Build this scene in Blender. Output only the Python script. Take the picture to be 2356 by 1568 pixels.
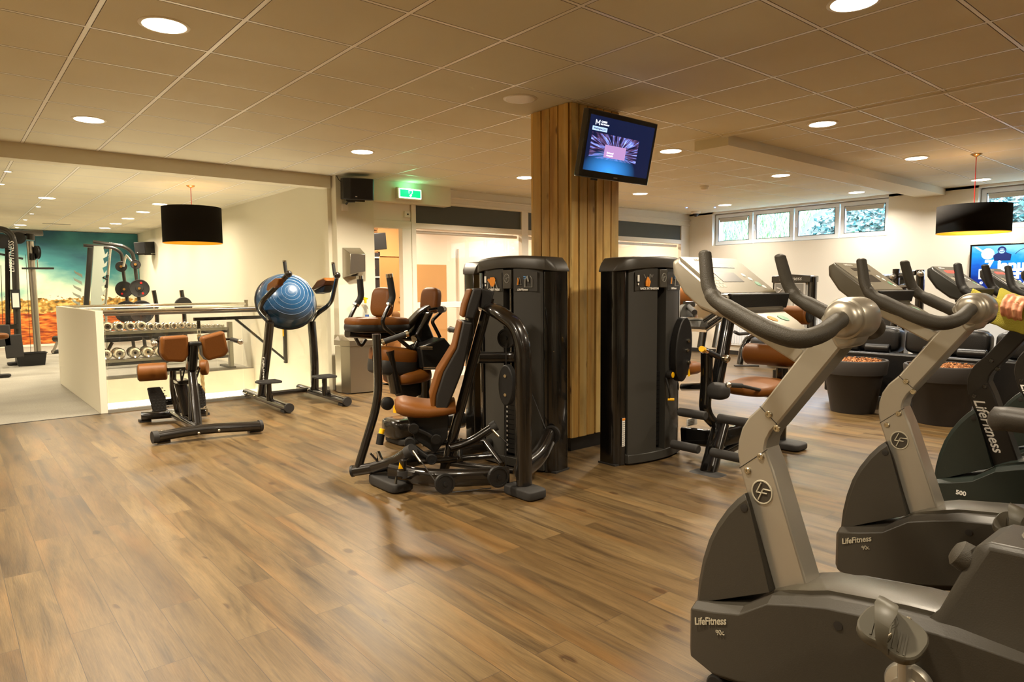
import bpy, bmesh, math, random
from mathutils import Vector, Matrix, Euler
for o in list(bpy.data.objects): bpy.data.objects.remove(o)
C = bpy.context.scene.collection
PI = math.pi
SC = bpy.context.scene
# ---------------- camera, world, exposure
CEIL = 2.619
cam = bpy.data.cameras.new('camera'); cam.sensor_width = 36; cam.lens = 23.894; cam.clip_start = .05; cam.clip_end = 200
co = bpy.data.objects.new('camera', cam); C.objects.link(co)
def cam_axes(yaw, pitch, roll):
    cy, sy, cp, sp = math.cos(yaw), math.sin(yaw), math.cos(pitch), math.sin(pitch)
    F = Vector((cp*sy, cp*cy, sp)); R = Vector((cy, -sy, 0)); U = R.cross(F)
    c, s = math.cos(roll), math.sin(roll)
    return c*R+s*U, -s*R+c*U, F
R_, U_, F_ = cam_axes(.699457, -.079018, -.007164)
co.matrix_world = Matrix(((R_.x, U_.x, -F_.x, 0), (R_.y, U_.y, -F_.y, 0), (R_.z, U_.z, -F_.z, 1.26), (0, 0, 0, 1)))
SC.camera = co
w = bpy.data.worlds.new('world'); SC.world = w; w.use_nodes = True
bg = w.node_tree.nodes['Background']; bg.inputs[0].default_value = (.62, .78, 1, 1); bg.inputs[1].default_value = 28
SC.view_settings.view_transform = 'Standard'; SC.view_settings.look = 'None'; SC.view_settings.gamma = 1; SC.view_settings.use_curve_mapping = False
SC.view_settings.exposure = .78
SC.cycles.max_bounces = 8; SC.cycles.diffuse_bounces = 4; SC.cycles.glossy_bounces = 4; SC.cycles.transmission_bounces = 6; SC.cycles.transparent_max_bounces = 12
SC.cycles.caustics_reflective = False; SC.cycles.caustics_refractive = False; SC.cycles.sample_clamp_indirect = 6

# ---------------- materials
def lin(c):
    return tuple(((v/255)/12.92 if v/255 <= .04045 else ((v/255+.055)/1.055)**2.4) for v in c)
def mat(name, col, rough=.5, metal=0, coat=0, emit=0, bump=None, spec=.5, vary=0):
    m = bpy.data.materials.new(name); m.use_nodes = True; nt = m.node_tree; b = nt.nodes['Principled BSDF']
    c = (*lin(col), 1)
    b.inputs['Base Color'].default_value = c; b.inputs['Roughness'].default_value = rough; b.inputs['Metallic'].default_value = metal
    b.inputs['Coat Weight'].default_value = coat; b.inputs['Coat Roughness'].default_value = .06; b.inputs['Specular IOR Level'].default_value = spec
    if emit: b.inputs['Emission Color'].default_value = c; b.inputs['Emission Strength'].default_value = emit
    if bump or vary:
        tc = nt.nodes.new('ShaderNodeTexCoord'); n = nt.nodes.new('ShaderNodeTexNoise'); n.inputs['Scale'].default_value = bump[0] if bump else 6; n.inputs['Detail'].default_value = 4
        nt.links.new(tc.outputs['Object'], n.inputs['Vector'])
        if bump:
            bp = nt.nodes.new('ShaderNodeBump'); bp.inputs['Strength'].default_value = bump[1]; bp.inputs['Distance'].default_value = .002
            nt.links.new(n.outputs['Fac'], bp.inputs['Height']); nt.links.new(bp.outputs[0], b.inputs['Normal'])
        if vary:
            hs = nt.nodes.new('ShaderNodeMix'); hs.data_type = 'RGBA'; hs.inputs[6].default_value = tuple(v*(1-vary) for v in c[:3])+(1,); hs.inputs[7].default_value = tuple(min(1, v*(1+vary)) for v in c[:3])+(1,)
            nt.links.new(n.outputs['Fac'], hs.inputs[0]); nt.links.new(hs.outputs[2], b.inputs['Base Color'])
    return m
def nn(nt, t, **k):
    n = nt.nodes.new('ShaderNode'+t)
    for a, v in k.items():
        if a.startswith('i_'): n.inputs[a[2:].replace('_', ' ')].default_value = v
        else: setattr(n, a, v)
    return n
def ramp(nt, stops):
    r = nt.nodes.new('ShaderNodeValToRGB'); e = r.color_ramp.elements
    e[0].position, e[0].color = stops[0][0], (*lin(stops[0][1]), 1); e[1].position, e[1].color = stops[-1][0], (*lin(stops[-1][1]), 1)
    for p, c in stops[1:-1]:
        q = e.new(p); q.color = (*lin(c), 1)
    return r
def mix(nt, a, b, fac, mode='MIX'):
    m = nt.nodes.new('ShaderNodeMix'); m.data_type = 'RGBA'; m.blend_type = mode
    for s, v in ((0, fac), (6, a), (7, b)):
        if hasattr(v, 'links') or hasattr(v, 'is_output'): nt.links.new(v, m.inputs[s])
        else: m.inputs[s].default_value = v
    return m.outputs[2]
def base(name, rough=.5):
    m = bpy.data.materials.new(name); m.use_nodes = True; nt = m.node_tree; b = nt.nodes['Principled BSDF']; b.inputs['Roughness'].default_value = rough
    tc = nt.nodes.new('ShaderNodeTexCoord'); return m, nt, b, tc.outputs['Object']
def mapping(nt, v, sc=(1, 1, 1), rot=(0, 0, 0), loc=(0, 0, 0)):
    n = nt.nodes.new('ShaderNodeMapping'); n.inputs['Scale'].default_value = sc; n.inputs['Rotation'].default_value = rot; n.inputs['Location'].default_value = loc
    nt.links.new(v, n.inputs[0]); return n.outputs[0]
def math_(nt, op, a, b=0.):
    n = nt.nodes.new('ShaderNodeMath'); n.operation = op
    for i, v in enumerate((a, b)):
        if isinstance(v, (int, float)): n.inputs[i].default_value = v
        else: nt.links.new(v, n.inputs[i])
    return n.outputs[0]

def wood_floor():
    m, nt, b, v = base('wood_floor', .3)
    v2 = mapping(nt, v, rot=(0, 0, PI/2))
    br = nn(nt, 'TexBrick', offset=.37, offset_frequency=2); br.inputs['Scale'].default_value = 1; br.inputs['Brick Width'].default_value = 1.22; br.inputs['Row Height'].default_value = .15
    br.inputs['Mortar Size'].default_value = .0012; br.inputs['Mortar Smooth'].default_value = .3; br.inputs['Bias'].default_value = 0
    br.inputs['Color1'].default_value = (0, 0, 0, 1); br.inputs['Color2'].default_value = (1, 1, 1, 1); br.inputs['Mortar'].default_value = (.5, .5, .5, 1)
    nt.links.new(v2, br.inputs[0])
    # each plank its own grain: shift the grain coordinates by the plank's random value
    sep = nt.nodes.new('ShaderNodeVectorMath'); sep.operation = 'MULTIPLY_ADD'; sep.inputs[1].default_value = (0, 0, 19); nt.links.new(br.outputs[0], sep.inputs[0])
    sx = nt.nodes.new('ShaderNodeVectorMath'); sx.operation = 'ADD'; nt.links.new(v, sx.inputs[0]); nt.links.new(sep.outputs[0], sx.inputs[1])
    g = nn(nt, 'TexNoise'); g.inputs['Scale'].default_value = 1.6; g.inputs['Detail'].default_value = 7; g.inputs['Roughness'].default_value = .62; g.inputs['Distortion'].default_value = .9
    nt.links.new(mapping(nt, sx.outputs[0], (6, .55, 3)), g.inputs[0])
    g2 = nn(nt, 'TexNoise'); g2.inputs['Scale'].default_value = 11; g2.inputs['Detail'].default_value = 6; g2.inputs['Roughness'].default_value = .7; nt.links.new(mapping(nt, sx.outputs[0], (20, .8, 1)), g2.inputs[0])
    g3 = nn(nt, 'TexNoise'); g3.inputs['Scale'].default_value = 1.6; g3.inputs['Detail'].default_value = 3; nt.links.new(mapping(nt, sx.outputs[0], (4, .7, 1)), g3.inputs[0])
    r = ramp(nt, [(.3, (58, 44, 27)), (.4, (90, 72, 45)), (.48, (109, 89, 57)), (.58, (123, 101, 66)), (.7, (96, 79, 53))])
    nt.links.new(g.outputs['Fac'], r.inputs[0])
    r2 = ramp(nt, [(.35, (190, 188, 184)), (.65, (255, 255, 255))]); nt.links.new(g2.outputs['Fac'], r2.inputs[0])
    r3 = ramp(nt, [(.35, (196, 186, 172)), (.6, (255, 255, 255))]); nt.links.new(g3.outputs['Fac'], r3.inputs[0])
    c = mix(nt, r.outputs[0], r2.outputs[0], .7, 'MULTIPLY'); c = mix(nt, c, r3.outputs[0], .6, 'MULTIPLY')
    # knots
    vo = nn(nt, 'TexVoronoi'); vo.voronoi_dimensions = '2D'; vo.inputs['Scale'].default_value = 1.75; nt.links.new(mapping(nt, v, (1.6, .9, 1)), vo.inputs[0])
    kr = ramp(nt, [(.0, (96, 62, 36)), (.022, (150, 112, 76)), (.034, (100, 76, 54)), (.046, (170, 140, 108)), (.07, (255, 255, 255))]); nt.links.new(vo.outputs[0], kr.inputs[0])
    c = mix(nt, c, kr.outputs[0], math_(nt, 'MULTIPLY', math_(nt, 'GREATER_THAN', g3.outputs['Fac'], .53), .7), 'MULTIPLY')
    # honey-coloured streaks
    n5 = nn(nt, 'TexNoise'); n5.inputs['Scale'].default_value = 1.7; n5.inputs['Detail'].default_value = 4; nt.links.new(mapping(nt, sx.outputs[0], (5, .6, 1), loc=(4, 7, 0)), n5.inputs[0])
    mk = ramp(nt, [(.54, (0, 0, 0)), (.74, (150, 150, 150))]); nt.links.new(n5.outputs['Fac'], mk.inputs[0]); c = mix(nt, c, (*lin((150, 106, 50)), 1), mk.outputs[0])
    pv = ramp(nt, [(0, (222, 214, 204)), (1, (255, 255, 255))]); nt.links.new(br.outputs[0], pv.inputs[0]); c = mix(nt, c, pv.outputs[0], 1., 'MULTIPLY')
    c = mix(nt, c, (.035, .022, .012, 1), br.outputs['Fac'])
    nt.links.new(c, b.inputs['Base Color'])
    rr = nn(nt, 'MapRange'); rr.inputs[3].default_value = .3; rr.inputs[4].default_value = .46; nt.links.new(g.outputs['Fac'], rr.inputs[0]); nt.links.new(rr.outputs[0], b.inputs['Roughness'])
    bp = nn(nt, 'Bump'); bp.inputs['Strength'].default_value = .25; bp.inputs['Distance'].default_value = .0015; nt.links.new(g2.outputs['Fac'], bp.inputs['Height']); nt.links.new(bp.outputs[0], b.inputs['Normal'])
    return m

def ceiling_tiles(ox, oy, name):
    m, nt, b, v = base(name, .75)
    s = nt.nodes.new('ShaderNodeSeparateXYZ'); nt.links.new(v, s.inputs[0])
    def line(c, off, half):
        a = math_(nt, 'ADD', c, -off+300.); a = math_(nt, 'DIVIDE', a, .6); a = math_(nt, 'FRACT', a); a = math_(nt, 'SUBTRACT', a, .5); a = math_(nt, 'ABSOLUTE', a)
        return math_(nt, 'GREATER_THAN', a, .5-half/.6)
    bar = math_(nt, 'MAXIMUM', line(s.outputs[0], ox, .0115), line(s.outputs[1], oy, .0095))
    gap = math_(nt, 'MAXIMUM', line(s.outputs[0], ox, .0155), line(s.outputs[1], oy, .0145))
    n = nn(nt, 'TexNoise'); n.inputs['Scale'].default_value = 1.2; nt.links.new(v, n.inputs[0])
    tr = ramp(nt, [(.3, (224, 217, 196)), (.7, (232, 226, 206))]); nt.links.new(n.outputs['Fac'], tr.inputs[0])
    c = mix(nt, tr.outputs[0], (*lin((88, 76, 58)), 1), gap); c = mix(nt, c, (*lin((252, 249, 242)), 1), bar)
    nt.links.new(c, b.inputs['Base Color'])
    nt.links.new(math_(nt, 'SUBTRACT', .78, math_(nt, 'MULTIPLY', bar, .45)), b.inputs['Roughness'])
    n2 = nn(nt, 'TexNoise'); n2.inputs['Scale'].default_value = 180; nt.links.new(v, n2.inputs[0])
    h = math_(nt, 'ADD', n2.outputs['Fac'], math_(nt, 'MULTIPLY', bar, -2.))
    bp = nn(nt, 'Bump'); bp.inputs['Strength'].default_value = .25; bp.inputs['Distance'].default_value = .002; nt.links.new(h, bp.inputs['Height']); nt.links.new(bp.outputs[0], b.inputs['Normal'])
    return m

def pine():
    m, nt, b, v = base('pine_planks', .55)
    oi = nt.nodes.new('ShaderNodeNewGeometry')
    add = nt.nodes.new('ShaderNodeVectorMath'); add.operation = 'MULTIPLY_ADD'; cx = nt.nodes.new('ShaderNodeCombineXYZ'); nt.links.new(oi.outputs['Random Per Island'], cx.inputs[2]); nt.links.new(oi.outputs['Random Per Island'], cx.inputs[0])
    nt.links.new(cx.outputs[0], add.inputs[0]); add.inputs[1].default_value = (9, 9, 23); nt.links.new(v, add.inputs[2])
    g = nn(nt, 'TexNoise'); g.inputs['Scale'].default_value = 1.5; g.inputs['Detail'].default_value = 6; g.inputs['Distortion'].default_value = .5; nt.links.new(mapping(nt, add.outputs[0], (7, 7, .35)), g.inputs[0])
    r = ramp(nt, [(.25, (196, 142, 66)), (.38, (236, 186, 98)), (.52, (250, 212, 128)), (.7, (255, 228, 156))]); nt.links.new(g.outputs['Fac'], r.inputs[0])
    vo = nn(nt, 'TexVoronoi'); vo.inputs['Scale'].default_value = 5; nt.links.new(mapping(nt, add.outputs[0], (1, 1, .5)), vo.inputs[0])
    kr = ramp(nt, [(0, (60, 34, 14)), (.05, (120, 80, 44)), (.1, (255, 255, 255))]); nt.links.new(vo.outputs[0], kr.inputs[0])
    c = mix(nt, r.outputs[0], kr.outputs[0], .8, 'MULTIPLY')
    n3 = nn(nt, 'TexNoise'); n3.inputs['Scale'].default_value = 2.2; n3.inputs['Detail'].default_value = 8; nt.links.new(mapping(nt, add.outputs[0], (3, 3, 1)), n3.inputs[0])
    dr = ramp(nt, [(.36, (120, 104, 84)), (.5, (255, 255, 255))]); nt.links.new(n3.outputs['Fac'], dr.inputs[0]); c = mix(nt, c, dr.outputs[0], .35, 'MULTIPLY')
    pr = ramp(nt, [(0, (215, 205, 190)), (1, (255, 255, 255))]); nt.links.new(oi.outputs['Random Per Island'], pr.inputs[0]); c = mix(nt, c, pr.outputs[0], 1., 'MULTIPLY')
    nt.links.new(c, b.inputs['Base Color'])
    bp = nn(nt, 'Bump'); bp.inputs['Strength'].default_value = .4; bp.inputs['Distance'].default_value = .003; nt.links.new(g.outputs['Fac'], bp.inputs['Height']); nt.links.new(bp.outputs[0], b.inputs['Normal'])
    return m

def mural_mat():
    m, nt, b, v = base('mural_print', .6)
    s = nt.nodes.new('ShaderNodeSeparateXYZ'); nt.links.new(v, s.inputs[0]); X, Z = s.outputs[0], s.outputs[2]
    n = nn(nt, 'TexNoise'); n.inputs['Scale'].default_value = .55; n.inputs['Detail'].default_value = 6; n.inputs['Distortion'].default_value = .6; nt.links.new(mapping(nt, v, (1, 1, 2.0)), n.inputs[0])
    # blue at the top, cream cloud towards the horizon
    a = math_(nt, 'MULTIPLY', Z, .38); a = math_(nt, 'ADD', a, math_(nt, 'MULTIPLY', n.outputs['Fac'], -1.15)); a = math_(nt, 'ADD', a, math_(nt, 'MULTIPLY', X, .055)); a = math_(nt, 'ADD', a, .3)
    sky = ramp(nt, [(0, (246, 232, 200)), (.25, (232, 226, 196)), (.42, (150, 190, 170)), (.6, (60, 135, 140)), (.85, (20, 78, 100))]); nt.links.new(a, sky.inputs[0])
    # scrub band and orange soil
    n2 = nn(nt, 'TexNoise'); n2.inputs['Scale'].default_value = 9; n2.inputs['Detail'].default_value = 6; nt.links.new(mapping(nt, v, (1, 1, 1.6)), n2.inputs[0])
    scrub = ramp(nt, [(.35, (84, 66, 26)), (.5, (176, 132, 52)), (.62, (226, 190, 110))]); nt.links.new(n2.outputs['Fac'], scrub.inputs[0])
    n3 = nn(nt, 'TexNoise'); n3.inputs['Scale'].default_value = 5; n3.inputs['Detail'].default_value = 7; nt.links.new(mapping(nt, v, (1, 1, 5)), n3.inputs[0])
    soil = ramp(nt, [(.35, (122, 44, 8)), (.5, (196, 92, 24)), (.63, (232, 146, 60))]); nt.links.new(n3.outputs['Fac'], soil.inputs[0])
    zj = math_(nt, 'ADD', Z, math_(nt, 'MULTIPLY', n2.outputs['Fac'], .5))
    c = mix(nt, sky.outputs[0], scrub.outputs[0], math_(nt, 'LESS_THAN', zj, 1.32))
    zk = math_(nt, 'ADD', Z, math_(nt, 'MULTIPLY', n2.outputs['Fac'], .22))
    c = mix(nt, c, soil.outputs[0], math_(nt, 'LESS_THAN', zk, .87))
    nt.links.new(c, b.inputs['Base Color']); return m

def glass(name, tint=(1, 1, 1), refl=.08):
    m = bpy.data.materials.new(name); m.use_nodes = True; nt = m.node_tree; nt.nodes.remove(nt.nodes['Principled BSDF']); out = nt.nodes['Material Output']
    t = nt.nodes.new('ShaderNodeBsdfTransparent'); t.inputs[0].default_value = (*tint, 1); g = nt.nodes.new('ShaderNodeBsdfGlossy'); g.inputs['Roughness'].default_value = .01
    fr = nt.nodes.new('ShaderNodeFresnel'); fr.inputs[0].default_value = 1.5; s = nt.nodes.new('ShaderNodeMixShader')
    gi = nt.nodes.new('ShaderNodeNewGeometry'); f = math_(nt, 'ADD', math_(nt, 'MULTIPLY', fr.outputs[0], 1.5), refl-.06); f = math_(nt, 'MULTIPLY', f, math_(nt, 'SUBTRACT', 1., gi.outputs['Backfacing'])); nt.links.new(f, s.inputs[0]); nt.links.new(t.outputs[0], s.inputs[1]); nt.links.new(g.outputs[0], s.inputs[2]); nt.links.new(s.outputs[0], out.inputs[0]); return m

def carpet(name, a, b_, sc):
    m, nt, b, v = base(name, .8); n = nn(nt, 'TexNoise'); n.inputs['Scale'].default_value = sc; n.inputs['Detail'].default_value = 6; nt.links.new(v, n.inputs[0])
    n2 = nn(nt, 'TexNoise'); n2.inputs['Scale'].default_value = 1.3; nt.links.new(v, n2.inputs[0])
    r = ramp(nt, [(.35, a), (.65, b_)]); nt.links.new(n.outputs['Fac'], r.inputs[0]); r2 = ramp(nt, [(.3, (225, 225, 225)), (.7, (255, 255, 255))]); nt.links.new(n2.outputs['Fac'], r2.inputs[0])
    nt.links.new(mix(nt, r.outputs[0], r2.outputs[0], 1., 'MULTIPLY'), b.inputs['Base Color'])
    bp = nn(nt, 'Bump'); bp.inputs['Strength'].default_value = .4; bp.inputs['Distance'].default_value = .004; nt.links.new(n.outputs['Fac'], bp.inputs['Height']); nt.links.new(bp.outputs[0], b.inputs['Normal']); return m

m_floor = wood_floor(); m_pine = pine(); m_mural = mural_mat()
m_ceil = ceiling_tiles(.0702, 3.595, 'ceiling_tiles'); m_ceil2 = ceiling_tiles(.07+.0, 3.62, 'ceiling_tiles_right')
m_rubber_floor = carpet('grey_vinyl', (158, 153, 140), (172, 167, 154), 60)
m_wall = mat('white_plaster', (232, 226, 206), .7, bump=(60, .15)); m_trim = mat('white_paint', (238, 232, 218), .4); m_wallr = mat('textured_wallpaper', (234, 228, 214), .75, bump=(220, .5))
m_ochre = mat('ochre_wall', (196, 152, 96), .7); m_grey = mat('grey_panel', (78, 80, 72), .6); m_dark = mat('black_skirting', (34, 31, 28), .5)
m_frame = mat('gloss_black_frame', (12, 10, 8), .2, coat=.8); m_frame2 = mat('bronze_black_frame', (20, 16, 12), .24, coat=.7)
m_plastic = mat('black_plastic', (17, 16, 15), .5, bump=(200, .2)); m_panel = mat('charcoal_shroud', (52, 50, 45), .55, bump=(300, .25)); m_cap = mat('shroud_cap', (52, 47, 38), .42)
m_leather = mat('brown_upholstery', (112, 66, 18), .5, spec=.3, bump=(160, .35), vary=.1); m_padblack = mat('black_upholstery', (24, 21, 18), .55, bump=(200, .3))
m_rubber = mat('dark_rubber', (40, 38, 36), .7); m_chrome = mat('chrome', (225, 222, 215), .12, 1); m_steel = mat('brushed_steel', (176, 170, 158), .32, 1, bump=(90, .15)); m_yellow = mat('yellow_plastic', (250, 190, 10), .4)
m_yellow_e = m_yellow
m_white = mat('white_print', (235, 232, 225), .6); m_orange = mat('orange_print', (226, 140, 40), .6); m_greyprint = mat('grey_print', (150, 148, 140), .6); m_blueprint = mat('blue_print', (90, 150, 210), .6); m_red = mat('red_plastic', (220, 40, 30), .4)
m_silver = mat('silver_paint', (182, 176, 162), .36, .75, coat=.15, vary=.03); m_bikegrey = mat('bike_housing_grey', (54, 50, 42), .42, bump=(260, .15)); m_bikedark = mat('bike_housing_green', (30, 38, 33), .35, bump=(260, .15)); m_grip = mat('grip_foam', (62, 57, 47), .55, bump=(400, .5)); m_gripd = mat('black_grip_foam', (26, 25, 23), .6, bump=(400, .5))
m_glass = glass('clear_glass'); m_glassw = glass('window_glass', (.92, .97, 1))

# ---------------- mesh building
class G:
    def __init__(s, M=None): s.v = []; s.f = []; s.M = M
    def add(s, vs, fs):
        n = len(s.v); s.v += [tuple(s.M @ Vector(p)) if s.M else tuple(p) for p in vs]; s.f += [tuple(i+n for i in q) for q in fs]; return s
    def box(s, x0, x1, y0, y1, z0, z1):
        return s.add([(x, y, z) for z in (z0, z1) for y in (y0, y1) for x in (x0, x1)], [(0, 2, 3, 1), (4, 5, 7, 6), (0, 1, 5, 4), (2, 6, 7, 3), (0, 4, 6, 2), (1, 3, 7, 5)])
    def obox(s, c, d, e=(0, 0, 0)):
        m = Matrix.Translation(c) @ Euler(e).to_matrix().to_4x4(); h = [q/2 for q in d]
        return s.add([tuple(m @ Vector((x*h[0], y*h[1], z*h[2]))) for z in (-1, 1) for y in (-1, 1) for x in (-1, 1)], [(0, 2, 3, 1), (4, 5, 7, 6), (0, 1, 5, 4), (2, 6, 7, 3), (0, 4, 6, 2), (1, 3, 7, 5)])
    def loft(s, rings, cap=True, closed=False):
        n = len(rings[0]); vs = [p for r in rings for p in r]; fs = []; k = len(rings)
        for i in range(k if closed else k-1):
            j = (i+1) % k
            for a in range(n):
                b = (a+1) % n; fs.append((i*n+a, i*n+b, j*n+b, j*n+a))
        if cap and not closed: fs.append(tuple(range(n))[::-1]); fs.append(tuple((k-1)*n+a for a in range(n)))
        return s.add(vs, fs)
    def prism(s, ax, pts, a, b):
        # pts: 3-vectors or 2-vectors in the plane perpendicular to ax
        i = 'xyz'.index(ax); q = []
        for p in pts:
            if len(p) == 3: q.append([c for k, c in enumerate(p) if k != i])
            else: q.append(list(p))
        def mk(t, c): r = list(t); r.insert(i, c); return tuple(r)
        return s.loft([[mk(t, a) for t in q], [mk(t, b) for t in q]])
    def tube(s, pts, r, seg=12, fil=0, closed=False, prof=None, up=None, fs_=5, cap=True):
        pts = [Vector(p) for p in pts]; rad = r if isinstance(r, (list, tuple)) else [r]*len(pts)
        if fil:
            q = [pts[0]]; rr = [rad[0]]
            for i in range(1, len(pts)-1):
                a, b, c = pts[i-1], pts[i], pts[i+1]; d1 = (a-b); d2 = (c-b); t = min(fil, d1.length*.48, d2.length*.48); p1 = b+d1.normalized()*t; p2 = b+d2.normalized()*t
                for k in range(fs_+1):
                    u = k/fs_; q.append(p1*(1-u)**2+b*2*u*(1-u)+p2*u*u); rr.append(rad[i])
            q.append(pts[-1]); rr.append(rad[-1]); pts, rad = q, rr
        k = len(pts); T = []
        for i in range(k):
            if closed: t = pts[(i+1) % k]-pts[i-1]
            else: t = pts[min(i+1, k-1)]-pts[max(i-1, 0)]
            T.append(t.normalized())
        u = Vector(up) if up else (Vector((0, 0, 1)) if abs(T[0].z) < .9 else Vector((1, 0, 0)))
        u = (u-T[0]*u.dot(T[0])).normalized(); rings = []
        pr = prof or [(math.cos(2*PI*j/seg), math.sin(2*PI*j/seg)) for j in range(seg)]
        for i in range(k):
            u = (u-T[i]*u.dot(T[i])).normalized(); w_ = T[i].cross(u)
            rings.append([tuple(pts[i]+(u*b+w_*a)*(rad[i] if not prof else 1)) for a, b in pr])
        return s.loft(rings, cap=cap, closed=closed)
    def bar(s, pts, w, h, fil=0, up=None, rd=.3, fs_=5, closed=False):
        c = min(w, h)*rd; hw, hh = w/2, h/2; pr = []
        for sx, sy, a0 in ((1, 1, 0), (-1, 1, 90), (-1, -1, 180), (1, -1, 270)):
            for a in (0, 30, 60, 90): t = math.radians(a0+a); pr.append((sx*(hw-c)+c*math.cos(t), sy*(hh-c)+c*math.sin(t)))
        return s.tube(pts, 1, prof=pr, fil=fil, up=up, fs_=fs_, closed=closed)
    def lathe(s, c, ax, prof, seg=24):
        c = Vector(c); ax = Vector(ax).normalized(); u = Vector((0, 0, 1)) if abs(ax.z) < .9 else Vector((1, 0, 0)); u = (u-ax*u.dot(ax)).normalized(); w_ = ax.cross(u)
        return s.loft([[tuple(c+ax*h+(u*math.sin(2*PI*j/seg)+w_*math.cos(2*PI*j/seg))*max(r, .0002)) for j in range(seg)] for r, h in prof])
    def cyl(s, a, b, r, seg=20): return s.tube([a, b], r, seg)
    def ball(s, c, r, seg=20, rg=12, sc=(1, 1, 1)):
        c = Vector(c); return s.loft([[tuple(c+Vector((sc[0]*r*math.sin(PI*i/rg)*math.cos(2*PI*j/seg), sc[1]*r*math.sin(PI*i/rg)*math.sin(2*PI*j/seg), sc[2]*r*math.cos(PI*i/rg)))) for j in range(seg)] for i in [.02]+list(range(1, rg))+[rg-.02]][::-1])
    def pad(s, c, d, e=(0, 0, 0), n=4., seg=10):
        # superellipsoid-like cushion
        m = Matrix.Translation(c) @ Euler(e).to_matrix().to_4x4(); rings = []
        def sg(v, p): return math.copysign(abs(v)**p, v)
        for i in range(1, seg*2):
            ph = -PI/2+PI*i/(seg*2); cz, sz = sg(math.cos(ph), 2/n), sg(math.sin(ph), 2/n)
            rings.append([tuple(m @ Vector((d[0]/2*cz*sg(math.cos(t), 2/n), d[1]/2*cz*sg(math.sin(t), 2/n), d[2]/2*sz))) for t in [2*PI*(j+.5)/(seg*4) for j in range(seg*4)]])
        return s.loft(rings)
    def make(s, name, m, parent=None, bevel=0, smooth=40, seg=2, **tags):
        me = bpy.data.meshes.new(name); off = parent.get('o', (0, 0, 0)) if parent else (0, 0, 0)
        me.from_pydata([(a-off[0], b-off[1], c-off[2]) for a, b, c in s.v], [], s.f)
        bm = bmesh.new(); bm.from_mesh(me); bmesh.ops.recalc_face_normals(bm, faces=bm.faces); bm.to_mesh(me); bm.free()
        for p in me.polygons: p.use_smooth = smooth > 0
        if smooth: me.set_sharp_from_angle(angle=math.radians(smooth))
        o = bpy.data.objects.new(name, me); C.objects.link(o); me.materials.append(m)
        if bevel:
            b = o.modifiers.new('bevel', 'BEVEL'); b.width = bevel; b.segments = seg; b.limit_method = 'ANGLE'; b.angle_limit = math.radians(35); b.harden_normals = False
        if parent: o.parent = parent; o['o'] = tuple(off)
        else: o['o'] = (0, 0, 0)
        if tags: tag(o, **tags)
        return o
def tag(o, label=None, cat=None, group=None, kind=None):
    if label: o['label'] = label
    if cat: o['category'] = cat
    if group: o['group'] = group
    if kind: o['kind'] = kind
    return o
def thing(name, loc, label, cat, group=None):
    o = bpy.data.objects.new(name, None); C.objects.link(o); o.location = loc; o['o'] = tuple(loc); o.empty_display_size = .1; return tag(o, label, cat, group)
def solo(name, g, m, loc, label, cat, group=None, **k):
    # a thing that is one mesh, its origin at loc
    t = {'o': loc}
    o = g.make(name, m, None, **k)
    for v in o.data.vertices: v.co -= Vector(loc)
    o.location = loc; return tag(o, label, cat, group)
def struct(name, g, m, parent=None, **k):
    o = g.make(name, m, parent, **k)
    if not parent: o['kind'] = 'structure'
    return o
def copy_tree(o, parent=None):
    c = o.copy(); C.objects.link(c); c.parent = parent
    for ch in [q for q in bpy.data.objects if q.parent == o]: copy_tree(ch, c)
    return c
def dup(o, d, label=None):
    kids = {}
    for q in bpy.data.objects:
        if q.parent: kids.setdefault(q.parent.name, []).append(q)
    def rec(a, par):
        c = a.copy(); C.objects.link(c); c.parent = par
        for ch in kids.get(a.name, []): rec(ch, c)
        return c
    c = rec(o, None); c.location = Vector(o.location)+Vector(d)
    if label: c['label'] = label
    return c
def text(name, s, size, m, parent, loc, xdir, ydir, ext=.001, shear=0, align='CENTER', bold=0):
    cu = bpy.data.curves.new(name, 'FONT'); cu.body = s; cu.size = size; cu.extrude = ext; cu.shear = shear; cu.align_x = align; cu.align_y = 'CENTER'; cu.offset = bold; cu.resolution_u = 3
    t = bpy.data.objects.new('tmp', cu); C.objects.link(t); bpy.context.view_layer.update()
    me = bpy.data.meshes.new_from_object(t.evaluated_get(bpy.context.evaluated_depsgraph_get())); bpy.data.objects.remove(t)
    X = Vector(xdir).normalized(); Y = Vector(ydir); Y = (Y-X*X.dot(Y)).normalized(); Z = X.cross(Y); M = Matrix((X, Y, Z)).transposed().to_4x4(); off = parent.get('o', (0, 0, 0)) if parent else (0, 0, 0); M.translation = Vector(loc)-Vector(off)
    me.transform(M); me.materials.clear(); me.materials.append(m); me.name = name
    o = bpy.data.objects.new(name, me); C.objects.link(o)
    if parent: o.parent = parent
    o['o'] = tuple(off); return o

# ================= THE ROOM
XL, XR, YB, YP = -5.2, 11.1, -4.2, 7.95        # left wall, right wall, wall behind the camera, line of the partition
struct('floor', G().box(XL, XR, YB, YP, -.3, 0), m_floor)
g = G().box(XL, 1.2, YP, 18.7, -.3, 0).box(1.2, 1.27, YP, 10.95, -.35, 0).box(1.2, 3.8, 10.95, 18.7, -.33, 0)
struct('floor_studio', g, m_rubber_floor)
struct('trim_1', G().box(XL, 1.2, YP-.012, YP+.012, 0, .003), m_dark)
struct('floor_lower', G().box(-1, 4.5, 7, 11.9, -3.3, -3.2), mat('lower_floor', (225, 222, 215), .5))
struct('wall_lower', G().box(-1, 4.5, 11.9, 12, -3.2, -.3).box(-1.1, -1, 6.9, 12, -3.2, -.3).box(-1, 4.5, 6.9, 7, -3.2, -.3).box(4.4, 4.5, 7, 11.9, -3.2, -.0), m_wall)
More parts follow.
